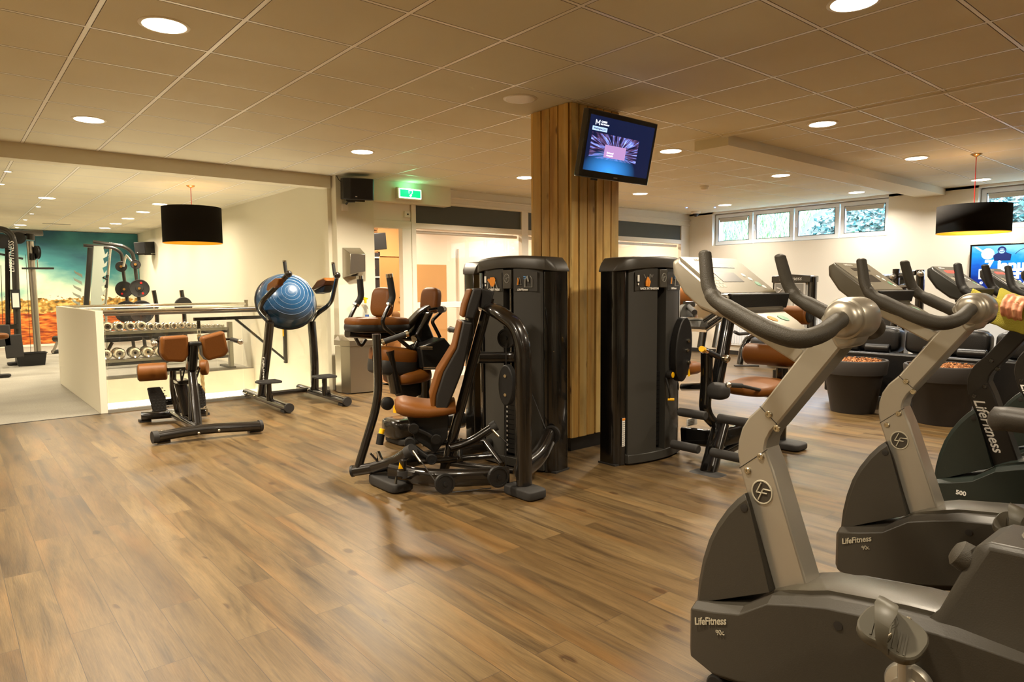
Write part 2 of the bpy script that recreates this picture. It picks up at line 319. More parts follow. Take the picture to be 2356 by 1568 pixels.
# ceilings
struct('ceiling', G().box(XL, 5.55, YB, 7.96, CEIL, CEIL+.1).box(5.55, XR+.1, 3.6, 7.96, CEIL, CEIL+.1), m_ceil)
struct('ceiling_right', G().box(5.55, XR+.1, YB, 3.6, CEIL+.004, CEIL+.1), m_ceil2)
struct('ceiling_studio', G().box(XL, 3.9, 7.96, 18.8, CEIL, CEIL+.1), m_ceil)
struct('trim_2', G().box(5.538, 5.562, YB, 3.6, CEIL-.012, CEIL+.02), m_trim)
struct('trim_3', G().box(XL, 3.72, 7.82, 7.98, 2.475, CEIL), m_wall)                       # downstand beam over the stair edge
struct('trim_4', G().box(5.56, XR, 3.54, 3.9, 2.53, CEIL+.01), m_wall)                      # beam to the right wall
struct('trim_5', G().box(4.2, 5.435, 7.74, 7.96, 2.365, CEIL), m_wall)                      # boxed soffit with the exit sign
# walls
struct('wall_left', G().box(XL-.1, XL, YB, 18.8, 0, CEIL), m_wall)
struct('wall_back', G().box(XL, XR+.1, YB-.1, YB, 0, CEIL), m_wall)
struct('wall_stair', G().box(3.8, 3.9, 7.96, 18.8, -3.1, CEIL+.1), m_wall)
struct('wall_end', G().box(XL, 3.9, 18.7, 18.8, 0, CEIL), m_wall)
struct('wall_pier', G().box(3.735, 4.24, 7.72, 7.96, 0, CEIL).box(3.69, 3.74, 7.86, 7.96, 0, CEIL), m_wall)
struct('baseboard_pier', G().box(3.69, 4.24, 7.712, 7.72, 0, .055).box(3.726, 3.735, 7.712, 7.9, 0, .055), m_dark)
struct('wall_half', G().box(1.2, 1.268, YP, 10.95, 0, 1.05), m_wall, bevel=.004)
struct('trim_6', G().box(1.268, 3.8, YP, YP+.075, -.3, .03), mat('grey_kerb', (128, 124, 114), .5))
struct('trim_7', G().box(1.27, 3.8, 10.93, 10.99, -.335, .0), m_wall)
o = G().box(XL+2, 3.79, 18.66, 18.69, .05, CEIL-.01).make('wall_mural', m_mural, None, label='wide wall mural of a teal cloudy sky over orange scrubland', cat='mural')
o['label'] = 'wide wall mural of a teal cloudy sky over orange scrubland'; o['category'] = 'mural'
struct('baseboard_end', G().box(XL, 3.8, 18.66, 18.7, 0, .05), m_trim)
# right wall with window openings
WY = [(4.3, 7.37), (-.2, 3.13)]
g = G().box(XR, XR+.35, YB, 7.96, 0, 2.0).box(XR, XR+.35, 7.37, 7.96, 2.0, CEIL).box(XR, XR+.35, 3.13, 4.3, 2.0, CEIL).box(XR, XR+.35, YB, -.2, 2.0, CEIL).box(XR, XR+.35, YB, 7.96, 2.585, CEIL+.1)
struct('wall_right', g, m_wallr)
struct('baseboard_right', G().box(XR-.012, XR, YB, 7.9, 0, .075), m_dark)
m_upvc = mat('white_upvc', (240, 246, 252), .3)
def window(n, y0, y1, parts):
    t = bpy.data.objects.new('window_%d' % n, None); C.objects.link(t); t['kind'] = 'structure'; t['o'] = (0, 0, 0)
    x = XR+.12; G().box(x, x+.06, y0, y1, 2.0, 2.03).box(x, x+.06, y0, y1, 2.555, 2.585).box(x, x+.06, y0, y0+.03, 2.0, 2.585).box(x, x+.06, y1-.03, y1, 2.0, 2.585).make('window_frame', m_upvc, t, bevel=.004)
    w_ = (y1-y0)/parts
    for i in range(parts):
        a, b = y0+.012+i*w_, y0+w_*(i+1)-.012
        f_ = G().box(x-.03, x+.03, a, b, 2.015, 2.085).box(x-.03, x+.03, a, b, 2.505, 2.57).box(x-.03, x+.03, a, a+.07, 2.085, 2.505).box(x-.03, x+.03, b-.07, b, 2.085, 2.505).make('sash', m_upvc, t, bevel=.004)
        G().box(x-.004, x+.004, a+.065, b-.065, 2.08, 2.51).make('pane', m_glassw, f_)
        G().box(x-.034, x-.031, a+.06, b-.06, 2.498, 2.508).box(x-.034, x-.031, a+.06, b-.06, 2.083, 2.09).box(x-.034, x-.031, a+.062, a+.07, 2.08, 2.51).box(x-.034, x-.031, b-.07, b-.062, 2.08, 2.51).make('seal', m_dark, f_)
        if (n == 1 and i in (0, 3)) or (n == 2 and i == parts-1): G().box(x-.05, x-.032, a+.08, b-.08, 2.47, 2.5).box(x-.04, x-.035, a+.09, b-.09, 2.43, 2.47).make('blind_cassette', mat('blind', (205, 200, 190), .5), f_)
        if i in (1, 2): G().tube([(x-.035, b-.035, 2.24), (x-.06, b-.035, 2.24), (x-.06, b-.035, 2.34)] if i == 2 else [(x-.035, b-.035, 2.24), (x-.06, b-.035, 2.24), (x-.06, b-.035, 2.34)], .008, fil=.01).make('handle', m_upvc, f_)
window(1, 4.3, 7.37, 4); window(2, -.2, 3.13, 4)
# glazed partition on the line y = 7.9
PY0, PY1 = 7.88, 7.96
def px(x0, x1, z0, z1, g): g.box(x0, x1, PY0, PY1, z0, z1)
g = G()
px(4.24, XR, 2.42, CEIL, g)
g.box(4.24, XR, 7.86, 7.97, 2.40, 2.425).box(4.24, XR, 7.85, 7.97, 2.49, 2.51)
g.box(4.24, 4.87, PY0, PY1, 2.14, 2.42)                       # panel over the door
g.box(4.24, 4.88, 7.87, 7.97, 2.04, 2.14).box(4.74, 4.88, 7.87, 7.97, 0, 2.04)   # door frame
g.box(4.88, 4.95, 7.86, 7.97, 0, 2.40)                        # post
for x0, x1 in ((6.84, 6.975), (8.87, 9.0), (10.85, 11.1)): px(x0, x1, 0, 2.42, g)
for x0, x1 in ((4.95, 6.84), (6.975, 8.87), (9.0, 10.85)):
    px(x0, x1, 2.055, 2.13, g); px(x0, x1, .98, 1.06, g); px(x0, x1, 0, .12, g); px(x0, x1, 2.395, 2.42, g)
struct('wall_partition', g, m_trim, bevel=.004)
for i, (x0, x1) in enumerate(((4.95, 6.84), (6.975, 8.87), (9.0, 10.85))):
    t = struct('window_%d' % (i+3), G().box(x0, x1, 7.915, 7.921, 1.06, 2.055), m_glass)
    struct('wall_transom_%s' % ('first', 'second', 'third')[i], G().box(x0, x1, 7.905, 7.93, 2.13, 2.395), m_grey)
    struct('window_%d' % (i+6), G().box(x0, x1, 7.915, 7.921, .12, .98), m_glass)
    G().cyl((x0+.02, 7.99, 2.02), (x1-.02, 7.99, 2.02), .025).make('blind_roll', m_white, t)
# the studio behind the partition
struct('floor_office', G().box(3.9, XR+.4, 7.96, 12, -.2, 0), mat('office_floor', (150, 110, 70), .5))
struct('ceiling_office', G().box(3.9, XR+.4, 7.96, 12, CEIL, CEIL+.1), mat('office_ceiling', (226, 186, 136), .7))
struct('wall_office_side', G().box(XR+.3, XR+.4, 7.96, 12, 0, CEIL), m_wallr)
struct('wall_office', G().box(3.9, 4.2, 10.0, 10.05, 0, CEIL), m_ochre)


# ================= LAMPS
m_diff = mat('lamp_diffuser', (255, 240, 214), .4, emit=9); m_off = mat('lamp_diffuser_off', (214, 200, 170), .4)
WARM, NEUT = (1, .86, .66), (1, .92, .80)
def downlight(x, y, label, r=.105, power=20, col=WARM, on=True, spread=145, group='round downlights in the suspended ceiling', light=True):
    t = thing('downlight', (x, y, CEIL), label, 'ceiling light', group)
    G().lathe((x, y, CEIL+.004), (0, 0, -1), [(r+.018, 0), (r+.018, .006), (r+.012, .009), (r, .009), (r-.004, .004)], 32).make('trim_ring', m_trim, t)
    G().lathe((x, y, CEIL-.0035), (0, 0, -1), [(0, 0), (r-.002, 0), (r-.002, .0015), (0, .0025)], 32).make('diffuser', m_diff if on else m_off, t)
    if on and light:
        l = bpy.data.lights.new('lamp', 'AREA'); l.shape = 'DISK'; l.size = r*2; l.energy = power*1.85; l.color = col; l.spread = math.radians(spread)
        o = bpy.data.objects.new('lamp', l); C.objects.link(o); o.parent = t; o.location = (0, 0, -.009)
    return t
A = 'round downlight in the main ceiling '
for x, y, lab, p in (
    (.97, 3.92, 'lit round downlight at the top left, largest on the left side', 24), (1.0, 6.42, 'lit round downlight at the left just before the white ceiling beam', 24),
    (3.32, 6.25, 'lit round downlight in front of the black wall speaker', 34), (3.46, 1.53, 'lit round downlight cut by the top edge of the photo, above the bikes', 15),
    (5.67, 6.46, 'lit round downlight touching the left edge of the wood-clad pillar', 30), (5.81, 2.80, 'lit round downlight just past the ceiling step, right of the television', 17),
    (5.74, 4.31, 'lit round downlight immediately right of the pillar television', 22), (8.17, 2.90, 'lit round downlight right of the ceiling beam, left of the red pendant cord', 12),
    (8.08, 4.40, 'lit round downlight in the middle of the ceiling left of the long beam', 13), (7.99, 6.54, 'lit round downlight right of the pillar below the television', 16),
    (10.25, 6.57, 'lit round downlight closest to the ceiling camera dome', 9), (10.45, 4.50, 'lit round downlight above the right half of the four-part window', 9),
    (10.53, 2.95, 'lit round downlight behind the red cord of the right pendant', 9)):
    downlight(x, y, lab, power=p, col=WARM if x < 7 else NEUT)
downlight(3.303, 3.814, 'unlit round downlight beside the top of the wood-clad pillar', on=False)
for x, y, lab in ((.97, 1.5, 'lit downlight behind the top edge, left of the camera'), (-1.4, 1.5, 'lit downlight at the far left behind the camera line'), (-1.4, 3.9, 'lit downlight left of the frame, second from the camera'), (-1.4, 6.4, 'lit downlight left of the frame beside the white beam'), (5.8, .4, 'lit downlight right of the frame above the farthest bikes'), (8.2, .5, 'lit downlight right of the frame near the right wall'), (.97, -1.2, 'lit downlight behind the camera on the left'), (3.4, -1.3, 'lit downlight behind the camera on the right'), (-3.6, 3.9, 'lit downlight farthest to the left of the frame')):
    downlight(x, y, lab, power=15 if y < 3 else 20)
STUDIO = 'round downlights over the carpeted studio'
for x, y, lab in ((1.305, 12.17, 'lit downlight in the studio ceiling above the cable towers, nearest one'), (1.38, 17.45, 'lit downlight in the studio ceiling just before the mural, on the left'),
    (2.78, 12.0, 'studio downlight beside the black pendant shade, first of the row toward the mural'), (2.82, 13.36, 'studio downlight second in the row left of the pendant shade'),
    (2.85, 14.73, 'studio downlight third in the row left of the pendant shade'), (2.87, 16.03, 'studio downlight fourth in the row left of the pendant shade'), (2.88, 17.28, 'studio downlight farthest in the row left of the pendant shade')):
    downlight(x, y, lab, power=(20 if x < 2 else 10), spread=160, col=(1, .87, .66), group=STUDIO)
for x, y, lab in ((-1.2, 12.2, 'studio downlight left of the frame, nearest'), (-1.2, 15, 'studio downlight left of the frame, by the mural'), (-3.4, 12.2, 'studio downlight farthest left of the frame')): downlight(x, y, lab, power=20, spread=160, col=(1, .87, .66))
for i, (x, y) in enumerate(((.687, 9.74), (.695, 10.93), (1.323, 13.5), (1.347, 14.79), (1.359, 16.12), (1.38, 18.2))):
    lab = 'tiny studio ceiling spot, %s' % ('nearest one at the left edge under the beam', 'second one at the left edge under the beam', 'just past the first large studio downlight', 'second past the first large studio downlight', 'before the farther left studio downlight', 'last one against the mural')[i]
    downlight(x, y, lab, r=.032, group='tiny spots in the studio ceiling', light=False)
l = bpy.data.lights.new('lower_light', 'AREA'); l.shape = 'RECTANGLE'; l.size = 2.2; l.size_y = .4; l.energy = 260; l.color = (1, .93, .80)
t = thing('added_panel_light', (2.5, 11.45, -.372), 'added panel lamp, out of view, brightening the lower storey', 'ceiling light')
G().box(1.35, 3.65, 11.23, 11.67, -.37, -.335).make('housing', m_trim, t); o = bpy.data.objects.new('lamp', l); C.objects.link(o); o.parent = t  # added lamp, out of view, to whiten the strip below the stairwell
for x, lab in ((10.3, 'added downlight behind the glass partition, right of the wood pillar'), (5.6, 'downlight behind the glass partition, left of the wood pillar'), (8.0, 'downlight behind the glass partition, hidden by the wood pillar')): downlight(x, 9.0, lab, power=20, spread=160, col=(1, .86, .66), group='lamps in the room behind the glass')  # first one added to brighten the right end of the office

def pendant(x, y, r, z0, z1, label, power):
    t = thing('pendant_lamp', (x, y, CEIL), label, 'pendant lamp')
    m_shade = mat('black_shade', (24, 20, 15), .95, bump=(300, .3), spec=.12); m_gold = mat('gold_lining', (235, 170, 40), .45, .3)
    sh = G().lathe((x, y, 0), (0, 0, 1), [(r, z0), (r, z1)], 64); sh.f = sh.f[:-2]
    o = sh.make('lamp_shade', m_shade, t); s = o.modifiers.new('s', 'SOLIDIFY'); s.thickness = .003; s.offset = 1
    ln = G().lathe((x, y, 0), (0, 0, 1), [(r-.004, z0+.001), (r-.004, z1-.001)], 64); ln.f = ln.f[:-2]; ln.make('shade_lining', m_gold, t)
    G().tube([(x+(r)*math.cos(2*PI*i/64), y+r*math.sin(2*PI*i/64), z0) for i in range(64)], .004, 6, closed=True).make('rim', m_gold, t)
    G().lathe((x, y, CEIL), (0, 0, -1), [(.055, 0), (.05, .008), (.03, .018), (.012, .026), (.006, .03)]).make('canopy', mat('brass', (190, 160, 110), .25, 1), t)
    G().cyl((x, y, CEIL-.02), (x, y, z1-.08), .004).make('cord', m_red, t)
    g = G()
    for k in range(3): a = 2*PI*k/3; g.cyl((x, y, z1-.1), (x+r*math.cos(a), y+r*math.sin(a), z1-.03), .003)
    g.cyl((x, y, z1-.16), (x, y, z1-.08), .02); g.make('spider', m_frame, t)
    G().ball((x, y, z1-.21), .05).make('bulb', mat('bulb', (255, 220, 160), .4, emit=14), t)
    l = bpy.data.lights.new('bulb_light', 'POINT'); l.energy = power; l.color = (1, .78, .5); l.shadow_soft_size = .06
    q = bpy.data.objects.new('bulb_light', l); C.objects.link(q); q.parent = t; q.location = (0, 0, z1-.21-CEIL)
pendant(2.62, 9.66, .36, 1.87, 2.335, 'black drum pendant with gold lining hanging over the stairwell on the left', 8)
pendant(8.45, 2.42, .335, 1.80, 2.085, 'shallow black drum pendant on a red cord near the right wall', 14)

# ================= PILLAR (clad in rough boards)
g = G()
random.seed(4)
def planks(x0, y0, x1, y1, ws):
    L = math.hypot(x1-x0, y1-y0); ux, uy = (x1-x0)/L, (y1-y0)/L; nx, ny = uy, -ux; p = 0; tot = sum(ws)
    for i, w_ in enumerate(ws):
        a = p*L/tot+.0065; p += w_; b = p*L/tot-.0065; th = .022+random.uniform(-.004, .004); top = CEIL-.002; bot = .105+random.uniform(-.004, .004); ring = []
        q = [(x0+ux*a, y0+uy*a), (x0+ux*b, y0+uy*b), (x0+ux*b-nx*-th, y0+uy*b-ny*-th), (x0+ux*a-nx*-th, y0+uy*a-ny*-th)]
        g.loft([[(c[0], c[1], bot) for c in q], [(c[0], c[1], top) for c in q]])
cx0, cx1, cy0, cy1 = 3.66, 4.16, 3.655, 4.06
planks(cx0-.02, cy0, cx1+.02, cy0, [.95, 1, .95, .9, 1.0, 1.05])
planks(cx0, cy1, cx0, cy0, [1, 1, .95, 1.15]); planks(cx1, cy0, cx1, cy1, [1, 1, 1, 1]); planks(cx1+.02, cy1, cx0-.02, cy1, [1, 1, 1, 1, 1])
t = struct('wall_pillar', g, m_pine, bevel=.002)
G().box(cx0, cx1, cy0, cy1, 0, CEIL-.001).make('pillar_core', mat('dark_gap', (50, 30, 16), .8), t)
struct('baseboard_pillar', G().box(cx0-.005, cx1+.005, cy0-.005, cy1+.005, 0, .1), m_dark)

# ================= EXERCISE BIKES (facing the glazed partition, side by side)
m_lcd = mat('lcd_glass', (48, 44, 36), .4, vary=.2); m_face = mat('console_face_silver', (126, 117, 94), .45, .1); m_faceg = mat('console_face_grey', (120, 114, 100), .4)
m_bolt = mat('bolt_head', (200, 190, 165), .25, 1); m_green = mat('green_print', (120, 170, 140), .5); m_blackp = mat('strut_black_paint', (26, 23, 19), .35); m_led = mat('red_led', (255, 40, 30), .4, emit=3); m_caplit = mat('bike_top_painted_light', (70, 65, 54), .35, bump=(260, .15)); m_pedal = mat('pedal_grey', (84, 80, 68), .45)
m_lettering = mat('pale_lettering', (176, 168, 146), .5)
BX, BY = 1.84, .65
def make_bike(x, style, label):
    dx = x-BX; sil = style != 'black'
    t = thing('exercise_bike', (BX, BY, 0), label, 'exercise bike', 'upright exercise bikes in a row')
    mh = m_bikegrey if sil else m_bikedark; ms = m_silver if sil else m_blackp
    # lower housing, lofted from nose to tail
    sec = [(1.235, .13, .24, .045), (1.222, .09, .265, .085), (1.205, .078, .278, .105), (1.12, .066, .303, .12), (1.03, .085, .332, .128), (.94, .115, .398, .134), (.86, .135, .424, .135), (.78, .16, .446, .135), (.61, .2, .47, .132), (.49, .22, .478, .128), (.36, .24, .474, .12), (.2, .25, .44, .11), (.05, .27, .40, .09), (.02, .29, .38, .06)]
    rings = []
    for y, zb, zt, hw in sec:
        c = .028; rings.append([(BX+a, y, b) for a, b in ((-hw, zb+.03), (-hw, zt-.018), (-hw+c, zt), (hw-c, zt), (hw, zt-.018), (hw, zb+.03), (hw-.04, zb), (-hw+.04, zb))])
    body = G().loft(rings).make('lower_housing', mh, t, smooth=14, bevel=.003)
    # top cover strip; lighter grey on silver bikes paints light on the top face
    rg = []
    for y, z, hw in ((.965, .39, .05), (.90, .425, .085), (.84, .445, .09), (.8, .455, .075), (.61, .484, .075), (.49, .492, .07), (.40, .49, .065)):
        rg.append([(BX-hw, y, z-.03), (BX-hw, y, z-.004), (BX-hw+.012, y, z), (BX+hw-.012, y, z), (BX+hw, y, z-.004), (BX+hw, y, z-.03)])
    G().loft(rg).make('top_cover', m_caplit if sil else mh, t, smooth=30)
    # flywheel guard
    arc = [(1.216, .27), (1.21, .34), (1.197, .41), (1.177, .477), (1.15, .535), (1.115, .59), (1.082, .63), (1.058, .652), (1.046, .622), (.966, .385)]
    rg = []
    for hx, k in ((-.072, 0), (-.06, 1), (.06, 1), (.072, 0)):
        rg.append([(BX+hx, y-(.0 if k else .014*(1 if y > 1.03 else 0)), z-(0 if k else .012*(1 if y > 1.0 and z > .3 else 0))) for y, z in arc])
    gd = G().loft(rg).make('flywheel_guard', mh, t, smooth=30, bevel=.002)
    G().lathe((BX-.073, 1.052, .612), (-1, 0, 0), [(.006, -.001), (.011, 0), (.0115, .001), (.009, .0015)], 18).make('screw_recess', m_dark, gd)
    # strut (side profile with its elbow), one bevelled body
    prof = [(.965, .372), (1.073, .676), (1.088, .719), (1.096, .76), (1.094, .80), (1.083, .84), (1.062, .875), (1.025, .913), (.905, 1.078), (.842, 1.155), (.80, 1.13), (.795, 1.105), (.971, .866), (.992, .84), (1.004, .815), (1.008, .79), (.982, .733), (.867, .41)]
    st = G().prism('x', prof, BX-.042, BX+.042).make('front_strut', ms, t, bevel=.006, smooth=25)
    for a, b in (((1.026, .912), (.972, .867)), ((1.088, .718), (1.0, .79))): G().bar([(BX-.0425, *a), (BX-.0425, *b)], .0015, .002).make('joint_line', m_dark, st)
    for y, z in ((.998, .892), (.972, .855), (1.02, .765), (1.06, .715)):
        G().lathe((BX-.042, y, z), (-1, 0, 0), [(.0105, -.002), (.0105, .003), (.008, .0055), (.004, .0055), (.004, .003), (.0, .003)], 16).make('bolt', m_bolt if sil else m_frame2, st)
    # round arm from strut to console
    G().prism('x', [(.93, 1.045), (.897, 1.082), (1.09, 1.17), (1.17, 1.20), (1.165, 1.168)], BX-.034, BX+.034).make('console_arm', ms, t, bevel=.006, smooth=25)
    # hub with domed caps
    hc = (BX, .792, 1.172)
    G().lathe((BX-.082, *hc[1:]), (1, 0, 0), [(.02, 0), (.034, .003), (.044, .011), (.048, .022), (.0485, .03), (.0535, .033), (.056, .04), (.056, .124), (.0535, .131), (.0485, .134), (.048, .142), (.044, .153), (.034, .161), (.02, .164)], 40).make('handlebar_hub', m_silver if sil else m_frame2, t, smooth=34)
    G().prism('x', [(.862, 1.172), (.795, 1.226), (.738, 1.172), (.775, 1.10), (.812, 1.09)], BX-.047, BX+.047).make('hub_bracket', m_silver if sil else m_frame2, t, bevel=.012, smooth=50)
    # handlebar, one continuous bend
    half = [(-.06, .787, 1.175), (-.105, .787, 1.166), (-.165, .792, 1.138), (-.205, .835, 1.122), (-.222, .90, 1.142), (-.224, .99, 1.184), (-.224, 1.062, 1.22), (-.219, 1.088, 1.258), (-.204, 1.109, 1.349)]
    rr = [.021, .022, .0235, .0245, .0245, .0235, .0205, .019, .0175]
    for s in (1, -1):
        g = G().tube([(BX+s*a, b, c) for a, b, c in half], rr, 16, fil=.05, fs_=5); g.ball((BX+s*half[-1][0], half[-1][1], half[-1][2]), .0173, 14, 8, (1, 1, .6))
        g.make('handlebar_grip', m_grip if sil else m_gripd, t, smooth=60)
    # console
    cm = {'silver': m_silver, 'grey': mat('console_grey', (92, 86, 72), .4), 'black': mat('console_black', (40, 40, 36), .4)}[style]; fm = {'silver': m_face, 'grey': m_faceg, 'black': mat('console_face_dark', (92, 90, 84), .4)}[style]
    Wc = .165
    rg = []
    for hx, s in ((-Wc, .82), (-Wc+.012, .97), (-Wc+.03, 1), (Wc-.03, 1), (Wc-.012, .97), (Wc, .82)):
        pf = [(1.236, 1.348), (1.258, 1.336), (1.256, 1.30), (1.215, 1.24), (1.15, 1.19), (1.085, 1.168), (1.06, 1.185), (1.062, 1.232), (1.085, 1.235)]; cy = sum(p[0] for p in pf)/9; cz = sum(p[1] for p in pf)/9
        rg.append([(BX+hx, cy+(p[0]-cy)*s, cz+(p[1]-cz)*s) for p in pf])
    con = G().loft(rg).make('console', cm, t, smooth=35, bevel=.004)
    d = Vector((0, 1.236-1.085, 1.348-1.235)).normalized(); n = Vector((0, -d.z, d.y)); o0 = Vector((BX, 1.0875, 1.2365))
    def fp(u, v, h=.001): return o0+Vector((u, 0, 0))+d*v+n*h
    def plate(name, m, u0, u1, v0, v1, h0, h1, sk=0, par=con):
        g = G().loft([[tuple(fp(u0-sk*0, v0, h)), tuple(fp(u1, v0, h)), tuple(fp(u1, v1, h)), tuple(fp(u0, v1, h))] for h in (h0, h1)]); return g.make(name, m, par)
    plate('console_face', fm, -.15, .15, .004, .182, -.003, .0015)
    led = m_led if style == 'black' else m_lcd
    plate('display', led if style == 'black' else m_lcd, -.075, .075, .128, .148, .001, .0025); plate('display', m_lcd, -.075, .035, .055, .102, .001, .0025)
    text('lettering', 'LifeFitness', .017, m_white if style != 'silver' else m_lettering, con, fp(-.06, .168, .002), (1, 0, 0), d, .0004, .3)
    for u, v, r, mm in ((.075, .09, .009, m_white), (.088, .07, .009, m_white), (.10, .045, .012, m_green), (.115, .03, .008, m_white)):
        G().lathe(fp(u, v, .001), n, [(r, 0), (r, .0015), (0, .002)], 16).make('button', mm, con)
    for i in range(3):
        for j in range(4): plate('key', m_lettering, -.135+.017*i, -.122+.017*i, .03+.016*j, .041+.016*j, .001, .002)
    # reading ledge
    G().loft([[(BX+hx, 1.062, 1.19), (BX+hx, 1.052, 1.235), (BX+hx, 1.07, 1.238), (BX+hx, 1.085, 1.2)] for hx in (-.15, .165)]).make('reading_ledge', m_gripd, con, bevel=.003)
    # lower display tongue
    rg = [[(BX-w_, y, z), (BX+w_, y, z), (BX+w_, y, z-.03), (BX-w_, y, z-.03)] for y, z, w_ in ((1.09, 1.205, .13), (1.04, 1.182, .115), (.985, 1.158, .085), (.94, 1.138, .05), (.91, 1.118, .035))]
    tg = G().loft(rg).make('lower_display', cm, t, bevel=.006, smooth=40)
    G().lathe((BX+.03, 1.0, 1.1655), (0, -.42, .9), [(.018, 0), (.018, .001), (.0, .0015)], 20).make('button', m_green, tg); G().lathe((BX-.03, 1.0, 1.1655), (0, -.42, .9), [(.016, 0), (.016, .001), (.0, .0015)], 20).make('button', m_orange, tg)
    # seat post, housing and saddle
    rg = []
    for hx, s in ((-.10, .0), (-.088, .02), (.088, .02), (.10, .0)):
        rg.append([(BX+hx, y-(.02-s)*sy, z-(.02-s)*.6) for y, z, sy in ((.562, .465, 1), (.535, .50, 1), (.468, .672, 1), (.44, .69, 0), (.30, .695, 0), (.12, .60, -1), (.06, .42, -1))])
    G().loft(rg).make('seat_tower', mh, t, smooth=30, bevel=.004)
    G().bar([(BX, .37, .68), (BX, .24, .90)], .05, .075, rd=.3).make('seat_post', m_silver if sil else m_blackp, t)
    g = G().lathe((BX-.055, .462, .615), (-.25, .8, .45), [(.012, -.03), (.012, .02), (.03, .022), (.034, .035), (.032, .055), (.02, .064), (0, .066)], 20); g.make('seat_knob', m_grip, t)
    rg = []
    for y, w_, z in ((.478, .012, .952), (.468, .026, .957), (.44, .033, .96), (.38, .04, .96), (.32, .06, .962), (.26, .095, .968), (.2, .12, .972), (.15, .12, .975), (.125, .09, .975)):
        rg.append([(BX+w_*math.cos(a), y, z+(.022 if math.sin(a) > 0 else .034)*math.sin(a)*(1 if w_ > .02 else .5)) for a in [2*PI*k/20 for k in range(20)]])
    G().loft(rg).make('saddle', mat('saddle_black', (58, 54, 48), .5, bump=(300, .2)), t, smooth=60)
    # base frame, rollers, feet
    g = G().bar([(BX, 1.12, .045), (BX, -.02, .045)], .09, .06).bar([(BX, .95, .06), (BX, .95, .16)], .08, .08); g.bar([(BX, .2, .06), (BX, .2, .3)], .08, .1); g.make('base_frame', m_frame, t)
    for y in (1.13, .0):
        for s in (-1, 1): G().cyl((BX+s*.03, y, .035), (BX+s*(.085 if y > 1 else .26), y, .035), .034, 20).make('stabilizer_foot', m_rubber, t, bevel=.006)
    # cranks and pedals
    ax = (.575, .315)
    for s, (py, pz) in ((-1, (.578, .478)), (1, (.572, .152))):
        cr = G().bar([(BX+s*.165, ax[0], ax[1]-(pz-ax[1])*.1), (BX+s*.172, py, pz)], .02, .038, up=(1, 0, 0), rd=.3).make('crank', m_silver, t, bevel=.002)
        G().lathe((BX+s*.128, *ax), (s, 0, 0), [(.055, 0), (.055, .012), (.05, .02), (.03, .026), (.03, .045)], 32).make('crank_disc', m_silver, cr)
        G().cyl((BX+s*.15, py, pz), (BX+s*.30, py, pz), .009).make('pedal_axle', m_bolt, cr)
        M = Matrix.Translation((BX+s*.245, py, pz)) @ Matrix.Rotation(math.radians(16), 4, 'X') @ Matrix.Rotation(math.radians(22*s), 4, 'Y')
        out = []
        for k in range(40):
            a = 2*PI*k/40; r = 1+.0*math.cos(2*a); wx, wy = .058, .068; u = wx*math.copysign(abs(math.cos(a))**.7, math.cos(a)); v_ = wy*math.copysign(abs(math.sin(a))**.7, math.sin(a)); u *= 1-.16*math.exp(-(v_/.02)**2)*(1 if u < 0 else .2)
            out.append((u, v_))
        pd = G(M).loft([[(u*.94, v_*.94, -.014) for u, v_ in out], [(u, v_, -.009) for u, v_ in out], [(u, v_, .009) for u, v_ in out], [(u*.95, v_*.95, .013) for u, v_ in out]]).make('pedal', m_pedal, t, smooth=40)
        g = G(M)
        for k in range(7): g.obox((-.018, -.036+.012*k, .0135), (.055, .004, .003), (0, 0, .3))
        for k in range(4): g.tube([(.018+(.006+.006*k)*math.cos(2*PI*j/20), .02+(.005+.005*k)*math.sin(2*PI*j/20), .0135) for j in range(20)], .001, 5, closed=True)
        g.make('tread', m_pedal, pd)
        st_ = [(-.056, -.008, 0), (-.058, .0, .03), (-.04, .012, .062), (-.012, .02, .078), (.016, .026, .07), (.04, .03, .045), (.053, .034, .01)]
        ww = [.011, .012, .016, .024, .021, .014, .011]
        g = G(M); g.loft([[(x_, y_-w_, z_), (x_, y_+w_, z_), (x_+.002, y_+w_, z_+.003), (x_+.002, y_-w_, z_+.003)] for (x_, y_, z_), w_ in zip(st_, ww)]); g.make('toe_strap', m_pedal, pd, smooth=60)
    # screw hole on the side
    G().lathe((BX-.1352, .745, .395), (-1, 0, 0), [(.007, 0), (.011, .0005), (.0115, .0015), (.009, .0016)], 18).make('screw_recess', m_dark, body)
    # marks
    if sil:
        dv = Vector((.012, .085, 0)).normalized()
        text('lettering', 'LifeFitness', .03, m_lettering, body, (BX-.1215, 1.130, .254), (-.09, -1, .42), (0, 0, 1), .0008, .35, bold=.0006)
        text('model_number', '90c', .022, m_lettering, body, (BX-.1262, 1.09, .236), (-.09, -1, .42), (0, 0, 1), .0008)
        c0 = Vector((BX-.043, 1.013, .662))
        g = G().tube([tuple(c0+Vector((0, .031*math.cos(2*PI*k/36), .033*math.sin(2*PI*k/36)))) for k in range(36)], .0028, 6, closed=True)
        em = g.make('round_emblem', m_lettering, st)
        G().lathe(tuple(c0), (-1, 0, 0), [(.031, 0), (.031, .001), (0, .001)], 32).make('emblem_field', mat('emblem_field', (58, 52, 42), .5), em)
        def stroke(g, *ps): g.bar([tuple(c0+Vector((-.002, -u*.00115, v*.00115))) for u, v in ps], .0035, .005, up=(1, 0, 0))
        g = G(); stroke(g, (-2, 24), (-14, -2)); stroke(g, (-14, -2), (-2, -2)); stroke(g, (24, 9), (4, 9)); stroke(g, (4, 9), (-9, -21)); stroke(g, (14, -1), (1, -1)); stroke(g, (-2, -2), (4, 9)); g.make('emblem_strokes', m_lettering, em)
    else:
        text('lettering', 'LifeFitness', .062, m_white, st, (BX-.0432, 1.0, .58), (0, -.36, -.93), (0, -.93, .36), .0008, .35, bold=.001)
